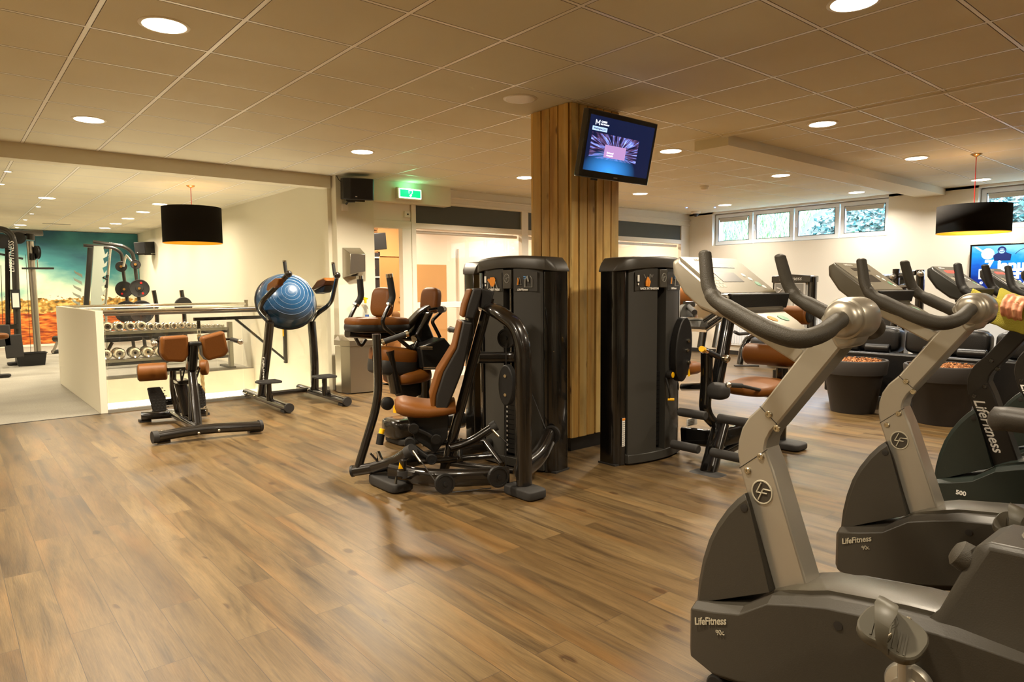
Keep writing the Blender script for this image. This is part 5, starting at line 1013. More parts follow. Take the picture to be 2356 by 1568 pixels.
G().prism('y', [(cb.x-.012, cb.z+.08), (cb.x+.012, cb.z+.08), (cb.x+.014, cb.z+.13), (cb.x+.034, cb.z+.125), (cb.x+.03, cb.z+.145), (cb.x-.03, cb.z+.16), (cb.x-.05, cb.z+.15), (cb.x-.03, cb.z+.125), (cb.x-.014, cb.z+.12)], cb.y-.015, cb.y+.015).make('trigger_head', m_yellow, t, bevel=.004)
G().box(cb.x-.045, cb.x+.045, 7.655, 7.72, cb.z-.12, cb.z-.1).box(cb.x-.045, cb.x+.045, cb.y-.045, 7.72, cb.z-.125, cb.z-.115).make('wall_holder', m_steel, t)
t = thing('alarm_contact', (4.81, 7.86, 2.23), 'small white alarm box above the doorway', 'alarm box'); G().box(4.77, 4.85, 7.84, 7.88, 2.19, 2.27).make('housing', m_trim, t, bevel=.003); G().box(4.80, 4.82, 7.835, 7.84, 2.22, 2.24).make('lens', m_dark, t)
t = thing('smoke_detector', (8.105, 5.52, CEIL), 'white smoke detector on the ceiling left of the long beam', 'smoke detector')
G().lathe((8.105, 5.52, CEIL), (0, 0, -1), [(.06, 0), (.06, .015), (.045, .03), (.045, .045), (.03, .055), (0, .056)], 24).make('detector_body', m_trim, t)
t = thing('dome_camera', (10.684, 7.45, CEIL), 'small white dome camera on the ceiling by the corner of the windows', 'security camera')
G().lathe((10.684, 7.45, CEIL), (0, 0, -1), [(.09, 0), (.09, .03), (.07, .045)], 24).make('camera_base', m_trim, t); G().ball((10.684, 7.45, CEIL-.045), .055, 20, 12).make('dome', m_plastic, t)
m_blue = mat('blue_led', (60, 110, 255), .4, emit=14)
for x, y, lab in ((10.055, 7.20, 'tiny blue ceiling light left of the dome camera'), (10.427, 6.88, 'tiny blue ceiling light right of the dome camera')):
    t = thing('blue_indicator', (x, y, CEIL), lab, 'indicator light'); G().lathe((x, y, CEIL), (0, 0, -1), [(.012, 0), (.012, .006), (0, .008)], 14).make('lens', m_blue, t)
t = thing('ceiling_vent', (1.94, 16.8, CEIL), 'narrow grille in the studio ceiling near the mural', 'vent'); G().box(1.70, 2.18, 16.76, 16.84, CEIL-.006, CEIL).make('grille', m_greyprint, t)

# ================= TELEVISION ON THE PILLAR
TB = Vector((3.379, 3.30, 2.009)); MT = Matrix(((1, 0, 0, TB.x), (0, .977, -.215, TB.y), (0, .215, .977, TB.z), (0, 0, 0, 1)))
MT = Matrix(((1, 0, 0, TB.x), (0, .977, -.215, TB.y), (0, .215, .977, TB.z), (0, 0, 0, 1)))   # local: x right, y into the pillar, z up the screen
W_, H_ = .735, .447
t = thing('wall_television', (3.75, 3.3, 2.22), 'television tilted on the wood pillar, showing blurred blue streaks and a Washington, D.C. caption', 'television')
G(MT).box(0, W_, 0, .05, 0, H_).make('casing', mat('gloss_piano_black', (14, 13, 13), .12, coat=1), t, bevel=.006)
def screen_mat(name, build, st):
    m = bpy.data.materials.new(name); m.use_nodes = True; nt = m.node_tree; b = nt.nodes['Principled BSDF']; tc = nt.nodes.new('ShaderNodeTexCoord'); c = build(nt, tc.outputs['Generated'])
    b.inputs['Base Color'].default_value = (.01, .01, .01, 1); b.inputs['Roughness'].default_value = .12; nt.links.new(c, b.inputs['Emission Color']); b.inputs['Emission Strength'].default_value = st; return m
def tv1(nt, v):
    s = nt.nodes.new('ShaderNodeSeparateXYZ'); nt.links.new(v, s.inputs[0]); X, Z = s.outputs[0], s.outputs[2]
    # streaks radiating from the middle
    dx = math_(nt, 'SUBTRACT', X, .45); dz = math_(nt, 'SUBTRACT', Z, .35); an = math_(nt, 'ARCTAN2', dz, dx); n = nn(nt, 'TexNoise'); n.inputs['Scale'].default_value = 1; n.inputs['Detail'].default_value = 5
    cx = nt.nodes.new('ShaderNodeCombineXYZ'); nt.links.new(math_(nt, 'MULTIPLY', an, 11.), cx.inputs[0]); rad = math_(nt, 'SQRT', math_(nt, 'ADD', math_(nt, 'MULTIPLY', dx, dx), math_(nt, 'MULTIPLY', dz, dz))); nt.links.new(math_(nt, 'MULTIPLY', rad, 5.), cx.inputs[1]); nt.links.new(cx.outputs[0], n.inputs[0])
    r = ramp(nt, [(.42, (14, 20, 52)), (.52, (88, 60, 92)), (.6, (110, 130, 220)), (.72, (190, 205, 255))]); nt.links.new(n.outputs['Fac'], r.inputs[0])
    inside = math_(nt, 'MULTIPLY', math_(nt, 'MULTIPLY', math_(nt, 'LESS_THAN', X, .78), math_(nt, 'GREATER_THAN', X, .05)), math_(nt, 'MULTIPLY', math_(nt, 'LESS_THAN', Z, .70), math_(nt, 'GREATER_THAN', Z, .24)))
    c = mix(nt, (*lin((12, 22, 52)), 1), r.outputs[0], inside)
    gx = math_(nt, 'SUBTRACT', X, .38); gz = math_(nt, 'SUBTRACT', Z, .02); d = math_(nt, 'SQRT', math_(nt, 'ADD', math_(nt, 'MULTIPLY', gx, gx), math_(nt, 'MULTIPLY', gz, gz)))
    gl = nn(nt, 'MapRange'); gl.inputs[1].default_value = .42; gl.inputs[2].default_value = .0; nt.links.new(d, gl.inputs[0])
    return mix(nt, c, (*lin((60, 150, 235)), 1), gl.outputs[0])
G(MT).box(.03, W_-.03, -.002, .001, .05, H_-.035).make('screen', screen_mat('screen_streaks', tv1, .9), t)
def ttv(s, size, m, u, v, **k): R3 = MT.to_3x3(); return text('screen_text', s, size, m, t, MT @ Vector((u, -.0035, v)), R3 @ Vector((1, 0, 0)), R3 @ Vector((0, 0, 1)), .0004, **k)
m_scw = mat('screen_white', (235, 240, 255), .5, emit=1.2); m_scp = mat('screen_pink', (190, 150, 210), .5, emit=.6)
G(MT).box(.06, .205, -.004, -.002, .315, .342).make('caption_box', mat('caption_blue', (170, 200, 245), .5, emit=.9), t)
def cap(s, size, m, u, v): return ttv(s, size, m, u, v)
x = ttv('Washington, D.C.', .018, mat('caption_ink', (20, 30, 60), .5, emit=.02), .132, .328, bold=.0003); 
for v in x.data.vertices: v.co -= Vector((0, .0022, 0))
ttv('CATERS', .016, m_scw, .165, .377, bold=.0004); ttv('THE TV SHOW', .013, m_scw, .175, .360, bold=.0003)
G(MT).bar([(.085, -.003, .352), (.085, -.003, .385), (.103, -.003, .362), (.12, -.003, .385), (.12, -.003, .352)], .007, .002).make('station_mark', m_scw, t)
G(MT).box(.21, .43, -.0032, -.002, .15, .235).make('inset_card', m_scp, t)
ttv('Richmond\nAnnapolis', .017, m_scw, .27, .175, align='CENTER')
for i, (u, w_) in enumerate(((.05, 0), (.075, 1), (.12, 2), (.135, 1), (.15, 2), (.215, 0), (.255, 1), (.27, 2), (.31, 0))):
    G(MT).ball((u, -.002, .022+.006*(i % 3)), .0035, 8, 6).make('reflected_light', [m_scw, mat('amber_spot', (255, 190, 90), .5, emit=2), mat('amber_spot2', (255, 220, 150), .5, emit=2)][w_], t) if False else None
G(MT).box(.35, .39, -.001, .001, .018, .026).make('brand_mark', m_greyprint, t)
G(MT).box(.25, .5, .05, .08, .1, .35).make('vesa_plate', m_frame, t); G().bar([(3.76, 3.34, 2.2), (3.8, 3.63, 2.2)], .06, .1).make('tilt_arm', m_frame, t)
G(MT).box(.16, .20, .01, .04, -.012, 0).make('sensor', m_plastic, t)

# ================= TELEVISION ON THE RIGHT WALL
t = thing('wall_television', (11.0, 2.6, 1.48), 'television on the right wall showing a blue diving advert', 'television')
G().box(11.0, 11.06, 2.03, 3.175, 1.155, 1.80).make('casing', mat('tv_black', (16, 16, 17), .25), t, bevel=.006)
G().box(11.06, 11.1, 2.4, 2.8, 1.3, 1.6).make('wall_mount', m_frame, t)
def tv2(nt, v):
    s = nt.nodes.new('ShaderNodeSeparateXYZ'); nt.links.new(v, s.inputs[0]); Y, Z = s.outputs[1], s.outputs[2]; n = nn(nt, 'TexNoise'); n.inputs['Scale'].default_value = 6; n.inputs['Detail'].default_value = 5; nt.links.new(v, n.inputs[0])
    a = math_(nt, 'ADD', math_(nt, 'MULTIPLY', Z, .8), math_(nt, 'MULTIPLY', Y, -.25)); a = math_(nt, 'ADD', a, math_(nt, 'MULTIPLY', n.outputs['Fac'], .35))
    r = ramp(nt, [(.1, (2, 40, 130)), (.35, (6, 92, 200)), (.6, (24, 160, 235)), (.85, (150, 228, 255))]); nt.links.new(a, r.inputs[0]); return r.outputs[0]
m_tv2w = mat('screen_white2', (245, 250, 255), .5, emit=1.5); m_navy = mat('diver_navy', (8, 30, 90), .5, emit=.5); m_skin2 = mat('diver_skin', (150, 190, 230), .5, emit=.7)
G().box(10.996, 11.001, 2.05, 3.15, 1.19, 1.775).make('screen', screen_mat('screen_sea', tv2, .85), t)
def t2(s, size, m, y, z, d=0., **k): return text('screen_text', s, size, m, t, (10.990-d, y, z), (0, -1, 0), (0, 0, 1), .0008, **k)
t2('7 janu', .19, m_tv2w, 2.99, 1.50, align='LEFT', bold=.008); t2('PROEFD', .175, m_tv2w, 3.06, 1.385, align='LEFT', bold=.008); t2('no.c', .10, m_tv2w, 2.67, 1.285, align='LEFT', bold=.004); t2('©', .05, m_tv2w, 3.04, 1.27, align='LEFT')
G().lathe((10.994, 2.96, 1.665), (-1, 0, 0), [(.075, 0), (.075, .002), (0, .002)], 36).make('white_disc', m_tv2w, t)
G().lathe((10.994, 2.80, 1.71), (-1, 0, 0), [(.05, 0), (.05, .002), (0, .002)], 24).prism('x', [(2.88, 1.57), (2.70, 1.57), (2.69, 1.65), (2.75, 1.68), (2.84, 1.68), (2.90, 1.64)], 10.991, 10.994).make('diver_suit', m_navy, t)
G().lathe((10.992, 2.80, 1.70), (-1, 0, 0), [(.036, 0), (.036, .001), (0, .001)], 24).make('diver_face', m_skin2, t); G().tube([(10.99, 2.80+.03*math.cos(a), 1.71+.017*math.sin(a)) for a in [2*PI*k/16 for k in range(16)]], .004, 5, closed=True).make('diver_mask', m_navy, t)
G().tube([(10.992, 2.5+.16*math.cos(a), 1.60+.13*math.sin(a)) for a in [PI*k/16 for k in range(2, 17)]], .004, 5).make('hose_line', m_navy, t)
G().prism('x', [(3.13, 1.77), (3.09, 1.77), (3.0, 1.70), (3.02, 1.68)], 10.992, 10.995).make('surface_light', m_skin2, t)

# ================= ROOM BEHIND THE PARTITION
struct('wall_office_panel', G().box(4.2, 6.15, 10.0, 10.05, 0, CEIL), m_ochre)
struct('wall_office_white', G().box(6.15, 11.4, 10.0, 10.05, 1.66, CEIL).box(6.9, 11.4, 10.0, 10.05, 0, 1.66), m_wallr)
struct('wall_office_low', G().box(6.15, 6.9, 9.99, 10.05, 0, 1.66), m_ochre)
t = struct('door_1', G().box(5.55, 6.08, 9.95, 9.995, 0, 1.78), mat('ochre_door', (188, 142, 84), .5), bevel=.004)
G().box(5.50, 5.55, 9.93, 10, 0, 1.85).box(6.08, 6.13, 9.93, 10, 0, 1.85).box(5.5, 6.13, 9.93, 10, 1.78, 1.85).make('door_frame', m_ochre, t)
G().tube([(5.98, 9.94, 1.1), (5.98, 9.90, 1.1), (5.88, 9.90, 1.1)], .01, 8, fil=.01).make('handle', m_frame, t); G().box(5.97, 5.99, 9.935, 9.95, 1.0, 1.16).make('lock_plate', m_frame, t)
t = struct('door_2', G().box(7.15, 7.95, 9.95, 9.995, 0, 1.95), m_trim, bevel=.004); G().tube([(7.9, 9.94, 1.05), (7.9, 9.90, 1.05), (7.8, 9.90, 1.05)], .01, 8, fil=.01).make('handle', m_frame, t)
t = thing('roll_up_banner', (5.15, 9.4, 0), 'dark upright banner with partly hidden lettering inside the doorway', 'banner')
G().box(4.9, 5.24, 9.40, 9.41, .08, 1.80).make('banner_sheet', mat('banner_dark', (36, 28, 26), .6), t)
for z in (1.72, 1.42): G().box(4.9, 5.24, 9.39, 9.4, z, z+.02).make('white_line', m_white, t)
text('lettering', 'ra', .13, mat('banner_pink', (180, 110, 100), .6), t, (5.12, 9.395, 1.60), (1, 0, 0), (0, 0, 1)); text('lettering', 'nter', .06, m_white, t, (5.10, 9.395, 1.49), (1, 0, 0), (0, 0, 1))
text('lettering', 'F\nE', .09, m_white, t, (5.19, 9.395, 1.10), (1, 0, 0), (0, 0, 1)); G().box(4.9, 5.2, 9.392, 9.4, 1.15, 1.25).make('photo_strip', mat('banner_blue', (60, 110, 130), .6), t)
G().prism('y', [(4.95, .6), (5.22, .6), (5.2, .78), (5.05, .86), (4.97, .8)], 9.392, 9.4).make('orange_patch', mat('banner_orange', (200, 74, 34), .6), t); G().box(4.9, 5.24, 9.34, 9.46, 0, .08).make('base_bar', m_steel, t)
t = thing('wall_speaker', (5.25, 9.55, 2.0), 'black speaker inside the doorway above the banner', 'speaker', 'black wall speakers'); G().obox((5.22, 9.55, 1.98), (.36, .24, .26), (0, -.1, .3)).make('cabinet', m_plastic, t, bevel=.01); G().bar([(5.2, 9.6, 1.98), (5.2, 10, 1.98)], .04, .04).make('bracket', m_frame, t)
m_stone, nt, b, v = base('stone_cladding', .85); vo = nn(nt, 'TexVoronoi'); vo.inputs['Scale'].default_value = 9; nt.links.new(v, vo.inputs[0]); r = ramp(nt, [(0, (60, 36, 18)), (.5, (150, 104, 56)), (1, (190, 146, 92))]); nt.links.new(vo.outputs[1], r.inputs[0]); nt.links.new(r.outputs[0], b.inputs['Base Color'])
g = G(); random.seed(8)
for i in range(6):
    for k in range(26): x = 4.85+i*.11+(.05 if k % 2 else 0); g.obox((min(x, 5.40), 9.86+random.uniform(-.02, .02), .05+k*.095), (.1, .12, .085), (random.uniform(-.1, .1), random.uniform(-.1, .1), random.uniform(-.1, .1)))
struct('wall_stone', g, m_stone)
t = thing('boulder', (5.55, 9.3, 0), 'rough brown stones piled in the room behind the doorway', 'stone')
for x, z, r in ((5.5, .82, .10), (5.52, .62, .14), (5.5, .38, .17), (5.5, .13, .18)):
    G().pad((x, 9.3, z), (r*2.4, r*2, r*1.6), (0, .1, z), n=3).make('stone', m_stone, t)

# ================= RIGHT SIDE: SOFA, POTS, MACHINES, RADIATOR
m_sofa = mat('black_leather', (12, 11, 11), .38, bump=(120, .4)); m_cushlit = mat('cushion_painted_light', (62, 60, 55), .5, bump=(90, .6))
t = thing('sofa', (7.75, 2.2, 0), 'long low black leather sofa behind the plant pots', 'sofa')
G().box(7.38, 7.5, .7, 3.46, .11, .56).make('back_panel', m_sofa, t, bevel=.02)
G().box(7.5, 8.25, .7, 3.46, .11, .38).make('sofa_base', m_sofa, t, bevel=.02)
for y0, y1 in ((2.72, 3.40), (1.95, 2.62), (1.15, 1.86), (.72, 1.1)): G().pad((7.82, (y0+y1)/2, .43), (.7, y1-y0, .14), n=5).make('seat_cushion', m_sofa, t)
for y in (3.25, 2.95, 2.4, 2.1, 1.5, 1.2): G().tube([(7.47, y-.12, .60), (7.47, y+.12, .60)], .045, 16).make('headrest_roll', m_sofa, t, bevel=.01)
for y0, y1 in ((2.78, 3.36), (2.0, 2.70), (1.2, 1.92)):
    o = G().pad((7.62, (y0+y1)/2, .68), (.24, y1-y0+.04, .27), (0, .12, 0), n=5).make('back_cushion', m_sofa, t); G().pad((7.66, (y0+y1)/2, .79), (.16, (y1-y0)*.94, .07), (0, .12, 0), n=3.4).make('cushion_lit_top', m_cushlit, o)  # grey pad puts the light on the black cushion tops into colour
for y in (3.36, 2.1, .8): G().cyl((7.42, y, 0), (7.42, y, .12), .022).make('leg', m_chrome, t); G().cyl((8.18, y, 0), (8.18, y, .12), .022).make('leg', m_chrome, t)
m_pot = mat('charcoal_pot', (36, 31, 27), .6, bump=(60, .1)); m_bark, nt, b, v = base('bark_mulch', .95); n = nn(nt, 'TexNoise'); n.inputs['Scale'].default_value = 70; nt.links.new(v, n.inputs[0]); r = ramp(nt, [(.35, (70, 40, 20)), (.55, (168, 112, 66)), (.7, (200, 146, 96))]); nt.links.new(n.outputs['Fac'], r.inputs[0]); nt.links.new(r.outputs[0], b.inputs['Base Color'])
def pot(x, y, lab, s=1.):
    t = thing('plant_pot', (x, y, 0), lab, 'plant pot', 'charcoal plant pots filled with bark'); h = .535*s
    G().lathe((x, y, 0), (0, 0, 1), [(0, 0), (.20*s, 0), (.205*s, .015), (.27*s, .385*s), (.275*s, .39*s), (.30*s, .395*s), (.315*s, h-.012), (.308*s, h), (.285*s, h), (.28*s, h-.03), (0, h-.05)], 48).make('pot_body', m_pot, t, smooth=50)
    m = G().lathe((x, y, 0), (0, 0, 1), [(.283*s, h-.06), (.28*s, h-.035), (.2*s, h-.02), (0, h-.015)], 40)
    o = m.make('bark_filling', m_bark, t); o['kind'] = 'stuff'
    g = G(); random.seed(int(x*100))
    for k in range(260):
        a, rr = random.uniform(0, 2*PI), .265*s*math.sqrt(random.random()); g.obox((x+rr*math.cos(a), y+rr*math.sin(a), h-.012+random.uniform(-.008, .008)), (.03, .014, .008), (random.uniform(-.6, .6), random.uniform(-.6, .6), random.uniform(0, 3)))
    o = g.make('bark_chips', m_bark, t); o['kind'] = 'stuff'
pot(6.93, 2.955, 'charcoal plant pot filled with bark, seen between the first two bikes', .98)
pot(6.93, 2.17, 'charcoal plant pot filled with bark, seen between the second and third bikes', 1.0)
t = thing('radiator', (11.03, 5.9, .5), 'white ribbed radiator under the four-part window', 'radiator')
G().box(11.04, 11.08, 4.5, 7.1, .18, .78).make('panel', m_upvc, t); g = G()
for k in range(52): y = 4.53+.05*k; g.box(11.025, 11.045, y, y+.026, .21, .75)
g.make('ribs', m_upvc, t, bevel=.004); G().box(11.015, 11.085, 4.5, 7.1, .76, .785).make('top_grille', m_upvc, t)
for y in (4.8, 6.8): G().box(11.05, 11.1, y, y+.05, .3, .35).make('wall_bracket', m_upvc, t)
t = thing('radiator', (11.03, 3.0, .5), 'white ribbed radiator behind the sofa', 'radiator')
G().box(11.03, 11.08, 2.0, 3.9, .18, .72).make('panel', m_upvc, t)
for y in (2.2, 3.6): G().box(11.05, 11.1, y, y+.05, .3, .35).make('wall_bracket', m_upvc, t)
# cable machine with white shroud
t = thing('cable_machine', (10.1, 5.2, 0), 'machine with black lettered header over a white pictogram shroud near the right wall', 'weight machine')
XC = 10.0; ya, yb = 5.56, 4.93
G().loft([[(XC, y, zb), (XC+.25, y, zb), (XC+.25, y, zt), (XC, y, zt)] for y, zb, zt in ((ya, 1.30, 1.40), ((ya+yb)/2, 1.30, 1.425), (yb, 1.30, 1.40))]).make('header', m_frame, t, bevel=.01)
text('lettering', 'LifeFitness', .085, m_white, t, (XC-.004, 5.25, 1.36), (0, -1, 0), (0, 0, 1), .001, .3)
m_sh = mat('white_shroud', (216, 214, 206), .4)
for y0, y1 in ((5.32, 5.52), (5.02, 5.24)): G().box(XC+.02, XC+.06, y0, y1, .1, 1.30).make('shroud_panel', m_sh, t, bevel=.006)
G().box(XC+.06, XC+.08, 4.95, 5.54, .1, 1.3).make('back_plate', m_sh, t)
G().bar([(XC+.1, 4.95, 0), (XC+.1, 4.95, 1.38)], .12, .10).make('post', m_frame, t); G().bar([(XC+.1, 5.55, 0), (XC+.1, 5.55, 1.38)], .06, .06).make('post', m_frame, t)
for y0, y1 in ((5.34, 5.50), (5.05, 5.21)):
    pn = G().box(XC+.014, XC+.02, y0, y1, .93, 1.28).make('placard', m_greyprint, t); G().bar([(XC+.01, y1-.03, 1.22), (XC+.01, y0+.05, 1.19), (XC+.01, y1-.05, 1.14)], .02, .02).make('pictogram', m_white, pn)
    if y0 < 5.2:
        for z in (1.03, .94): b_ = G().box(XC+.010, XC+.014, y0+.02, y1-.02, z, z+.08).make('picture_box', m_white, pn); G().bar([(XC+.008, y0+.06, z+.02), (XC+.008, y0+.09, z+.06)], .01, .02).make('pictogram', m_dark, pn)
G().box(XC, XC+.3, 4.9, 5.6, 0, .08).make('base', m_frame, t)
# pull-down machine with arms
t = thing('lateral_arm_machine', (10.0, 3.7, 0), 'black machine with two horizontal arms behind the second bike, near the right wall', 'weight machine')
G().box(10.0, 10.2, 3.62, 4.02, 0, 1.40).make('tower', m_frame, t, bevel=.02)
G().box(9.98, 10.0, 3.66, 3.98, .3, 1.1).make('shroud', m_panel, t)
for a, b in (((9.8,3.852,1.343), (9.4,3.275,1.404)), ((9.8,3.809,1.202), (9.4,3.295,1.252))): G().bar([a, b], .07, .06).make('arm', m_frame, t)
p = (9.6,3.593,1.384); G().bar([(p[0], p[1], .0), (p[0], p[1], 1.46)], .08, .08).make('post', m_frame, t); G().ball((p[0]-.05, p[1]+.02, 1.36), .04).make('joint', m_steel, t)
p = (9.4,3.236,1.414); G().bar([(p[0], p[1], .0), (p[0], p[1], 1.44)], .09, .09).make('post', m_frame, t); G().ball((p[0]-.05, p[1]-.02, 1.39), .04).make('joint', m_steel, t)
G().pad((9.7, 4.02, .74), (.12, .14, .3), n=3).make('brown_pad', m_leather, t)
# low leg machine
t = thing('seated_leg_machine', (9.7, 5.5, 0), 'low black machine frame with a curved handle, seen under the first bike console', 'weight machine')
G().bar([(9.619,5.85,0.018), (9.685,5.85,0.275), (9.772,5.8,0.446), (9.737,5.5,0.53), (9.708,5.2,0.48)], .08, .09, fil=.12).make('front_frame', m_frame, t)
G().bar([(9.471,5.85,0.009), (9.741,5.6,0.008)], .08, .02).make('floor_plate', m_dark, t); G().bar([(9.678,5.75,0.056), (9.726,5.2,0.116)], .05, .05).make('base_beam', m_frame, t); G().bar([(9.732,5.75,0.292), (9.716,5.2,0.315)], .05, .05).make('mid_beam', m_frame, t)
G().pad((9.744,5.5,0.361), (.5, .3, .22), n=4).make('seat', m_padblack, t); G().tube([(9.21,5.7,0.56), (9.332,5.7,0.521), (9.301,5.5,0.545)], .025, 10, fil=.03).make('curved_handle', m_rubber, t)
G().cyl((9.717,5.7,0.146), (9.816,5.5,0.167), .025).make('chrome_rod', m_chrome, t)
# machine glimpsed between tower and lever arm
t = thing('leg_press_machine', (5.0, 4.4, 0), 'machine partly hidden behind the right tower, with a slanted ribbed silver plate', 'weight machine')
c0 = Vector((6.036,4.1,0.942)); 
for k, mm in enumerate((m_chrome, m_frame, m_steel, m_frame, m_chrome)): G().bar([tuple(Vector((5.811,4.1,0.888))+Vector((.015*k, 0, -.03*k+.04))), tuple(Vector((6.284,4.1,1.062))+Vector((.015*k, 0, -.03*k+.04)))], .3, .028, up=(0, 0, 1)).make('silver_rib', mm, t)
G().prism('y', [(5.781,4.1,0.907), (5.87,4.1,0.917), (5.916,4.1,0.848), (5.753,4.1,0.855)], 3.95, 4.2).make('end_block', m_panel, t)
G().cyl((5.911,4.2,1.051), (5.739,4,0.998), .028).make('grip', m_rubber, t); G().bar([(5.851,4.2,1.075), (6.009,4.2,1.071)], .04, .06).make('grip_bracket', m_frame, t)
G().lathe((5.861,4.2,0.972), (0, -1, 0), [(0, -.03), (.10, -.03), (.10, .02), (0, .03)], 28).make('pulley', m_panel, t)
G().bar([(6.364,4.3,0.869), (6.29,4.3,0.588)], .05, .08, up=(0, 1, 0)).make('post', m_frame, t); G().bar([(6.68,4.3,0.881), (6.588,4.3,0.57)], .06, .10, up=(0, 1, 0)).make('post', m_frame, t)
G().pad((5.88,4.2,0.417), (.3, .3, .14), n=3).make('seat', m_leather, t); G().pad((5.996,4.3,1.143), (.12, .2, .2), n=3).make('back_pad', m_leather, t)
G().bar([(4.9, 4.2, .03), (5.6, 4.2, .03)], .08, .06).make('base', m_frame, t); G().bar([(5.0, 4.25, .05), (5.05, 4.25, .45)], .07, .07).make('seat_post', m_frame, t)

# ================= TOWEL AND RIDER ON THE THIRD BIKE
t = None
m_tow, nt, b, v = base('yellow_terry', .95); b.inputs['Base Color'].default_value = (*lin((168, 158, 56)), 1); n = nn(nt, 'TexNoise'); n.inputs['Scale'].default_value = 260; n.inputs['Detail'].default_value = 3; nt.links.new(v, n.inputs[0]); bp = nn(nt, 'Bump'); bp.inputs['Strength'].default_value = .9; bp.inputs['Distance'].default_value = .004; nt.links.new(n.outputs['Fac'], bp.inputs['Height']); nt.links.new(bp.outputs[0], b.inputs['Normal'])
BX3 = 3.88
def bar_z(y):
    pts = [(.80, 1.125), (.835, 1.122), (.90, 1.142), (.99, 1.184), (1.066, 1.222)]
    for (a, za), (b_, zb) in zip(pts, pts[1:]):
        if a <= y <= b_: return za+(zb-za)*(y-a)/(b_-a)
    return pts[0][1] if y < .8 else pts[-1][1]
g = G(); NU, NV = 34, 26
rows = []
for i in range(NV+1):
    y = .80+.24*i/NV; zb = bar_z(y)+.0; row = []
    path = []   # section across: hang outside, over the near bar, sag, over the far bar, hang outside
    xn, xf = BX3-.222, BX3+.222; R = .031
    path += [(xn-R-.004, zb-.085), (xn-R-.003, zb-.05), (xn-R, zb)]
    path += [(xn+R*math.cos(a), zb+R*math.sin(a)) for a in [PI*(1-k/6) for k in range(1, 6)]]
    path += [(xn+R+.02, zb-.006), (xn+.09, zb-.03), (BX3-.06, zb-.045), (BX3+.06, zb-.045), (xf-.09, zb-.03), (xf-R-.02, zb-.006)]
    path += [(xf+R*math.cos(a), zb+R*math.sin(a)) for a in [PI*(1-k/6) for k in range(1, 6)]]
    path += [(xf+R, zb), (xf+R+.003, zb-.04), (xf+R+.004, zb-.07)]
    for k, (x, z) in enumerate(path): row.append((x+.003*math.sin(y*60+k), y+.006*math.sin(k*.9+1)*(1 if i in (0, NV) else .4), z+.003*math.sin(y*90+k*1.7)))
    rows.append(row)
n_ = len(rows[0]); g.add([p for r in rows for p in r], [(i*n_+k, i*n_+k+1, (i+1)*n_+k+1, (i+1)*n_+k) for i in range(NV) for k in range(n_-1)])
tw = solo('towel', g, m_tow, (BX3, .92, 1.16), 'yellow terry towel laid over the handlebar of the third bike', 'towel', smooth=70); sm_ = tw.modifiers.new('solid', 'SOLIDIFY'); sm_.thickness = .006; ss = tw.modifiers.new('sub', 'SUBSURF'); ss.levels = 1; ss.render_levels = 1

m_skin, nt, b, v = base('skin', .5); b.inputs['Subsurface Weight'].default_value = .08; b.inputs['Subsurface Radius'].default_value = (.01, .004, .002); n = nn(nt, 'TexNoise'); n.inputs['Scale'].default_value = 40; n.inputs['Detail'].default_value = 5; nt.links.new(v, n.inputs[0]); r = ramp(nt, [(.35, (196, 122, 88)), (.6, (222, 158, 118))]); nt.links.new(n.outputs['Fac'], r.inputs[0]); nt.links.new(r.outputs[0], b.inputs['Base Color']); bp = nn(nt, 'Bump'); bp.inputs['Strength'].default_value = .3; bp.inputs['Distance'].default_value = .001; nt.links.new(n.outputs['Fac'], bp.inputs['Height']); nt.links.new(bp.outputs[0], b.inputs['Normal'])
t = thing('person', (BX3, .35, 0), 'person riding the third bike, only the ringed left hand on the towel in view', 'person')
g = G()
def limb(g, pts, rr, seg=14): g.tube(pts, rr, seg); [g.ball(pts[i], rr[i]*.99, 12, 8) for i in (0, len(pts)-1)]
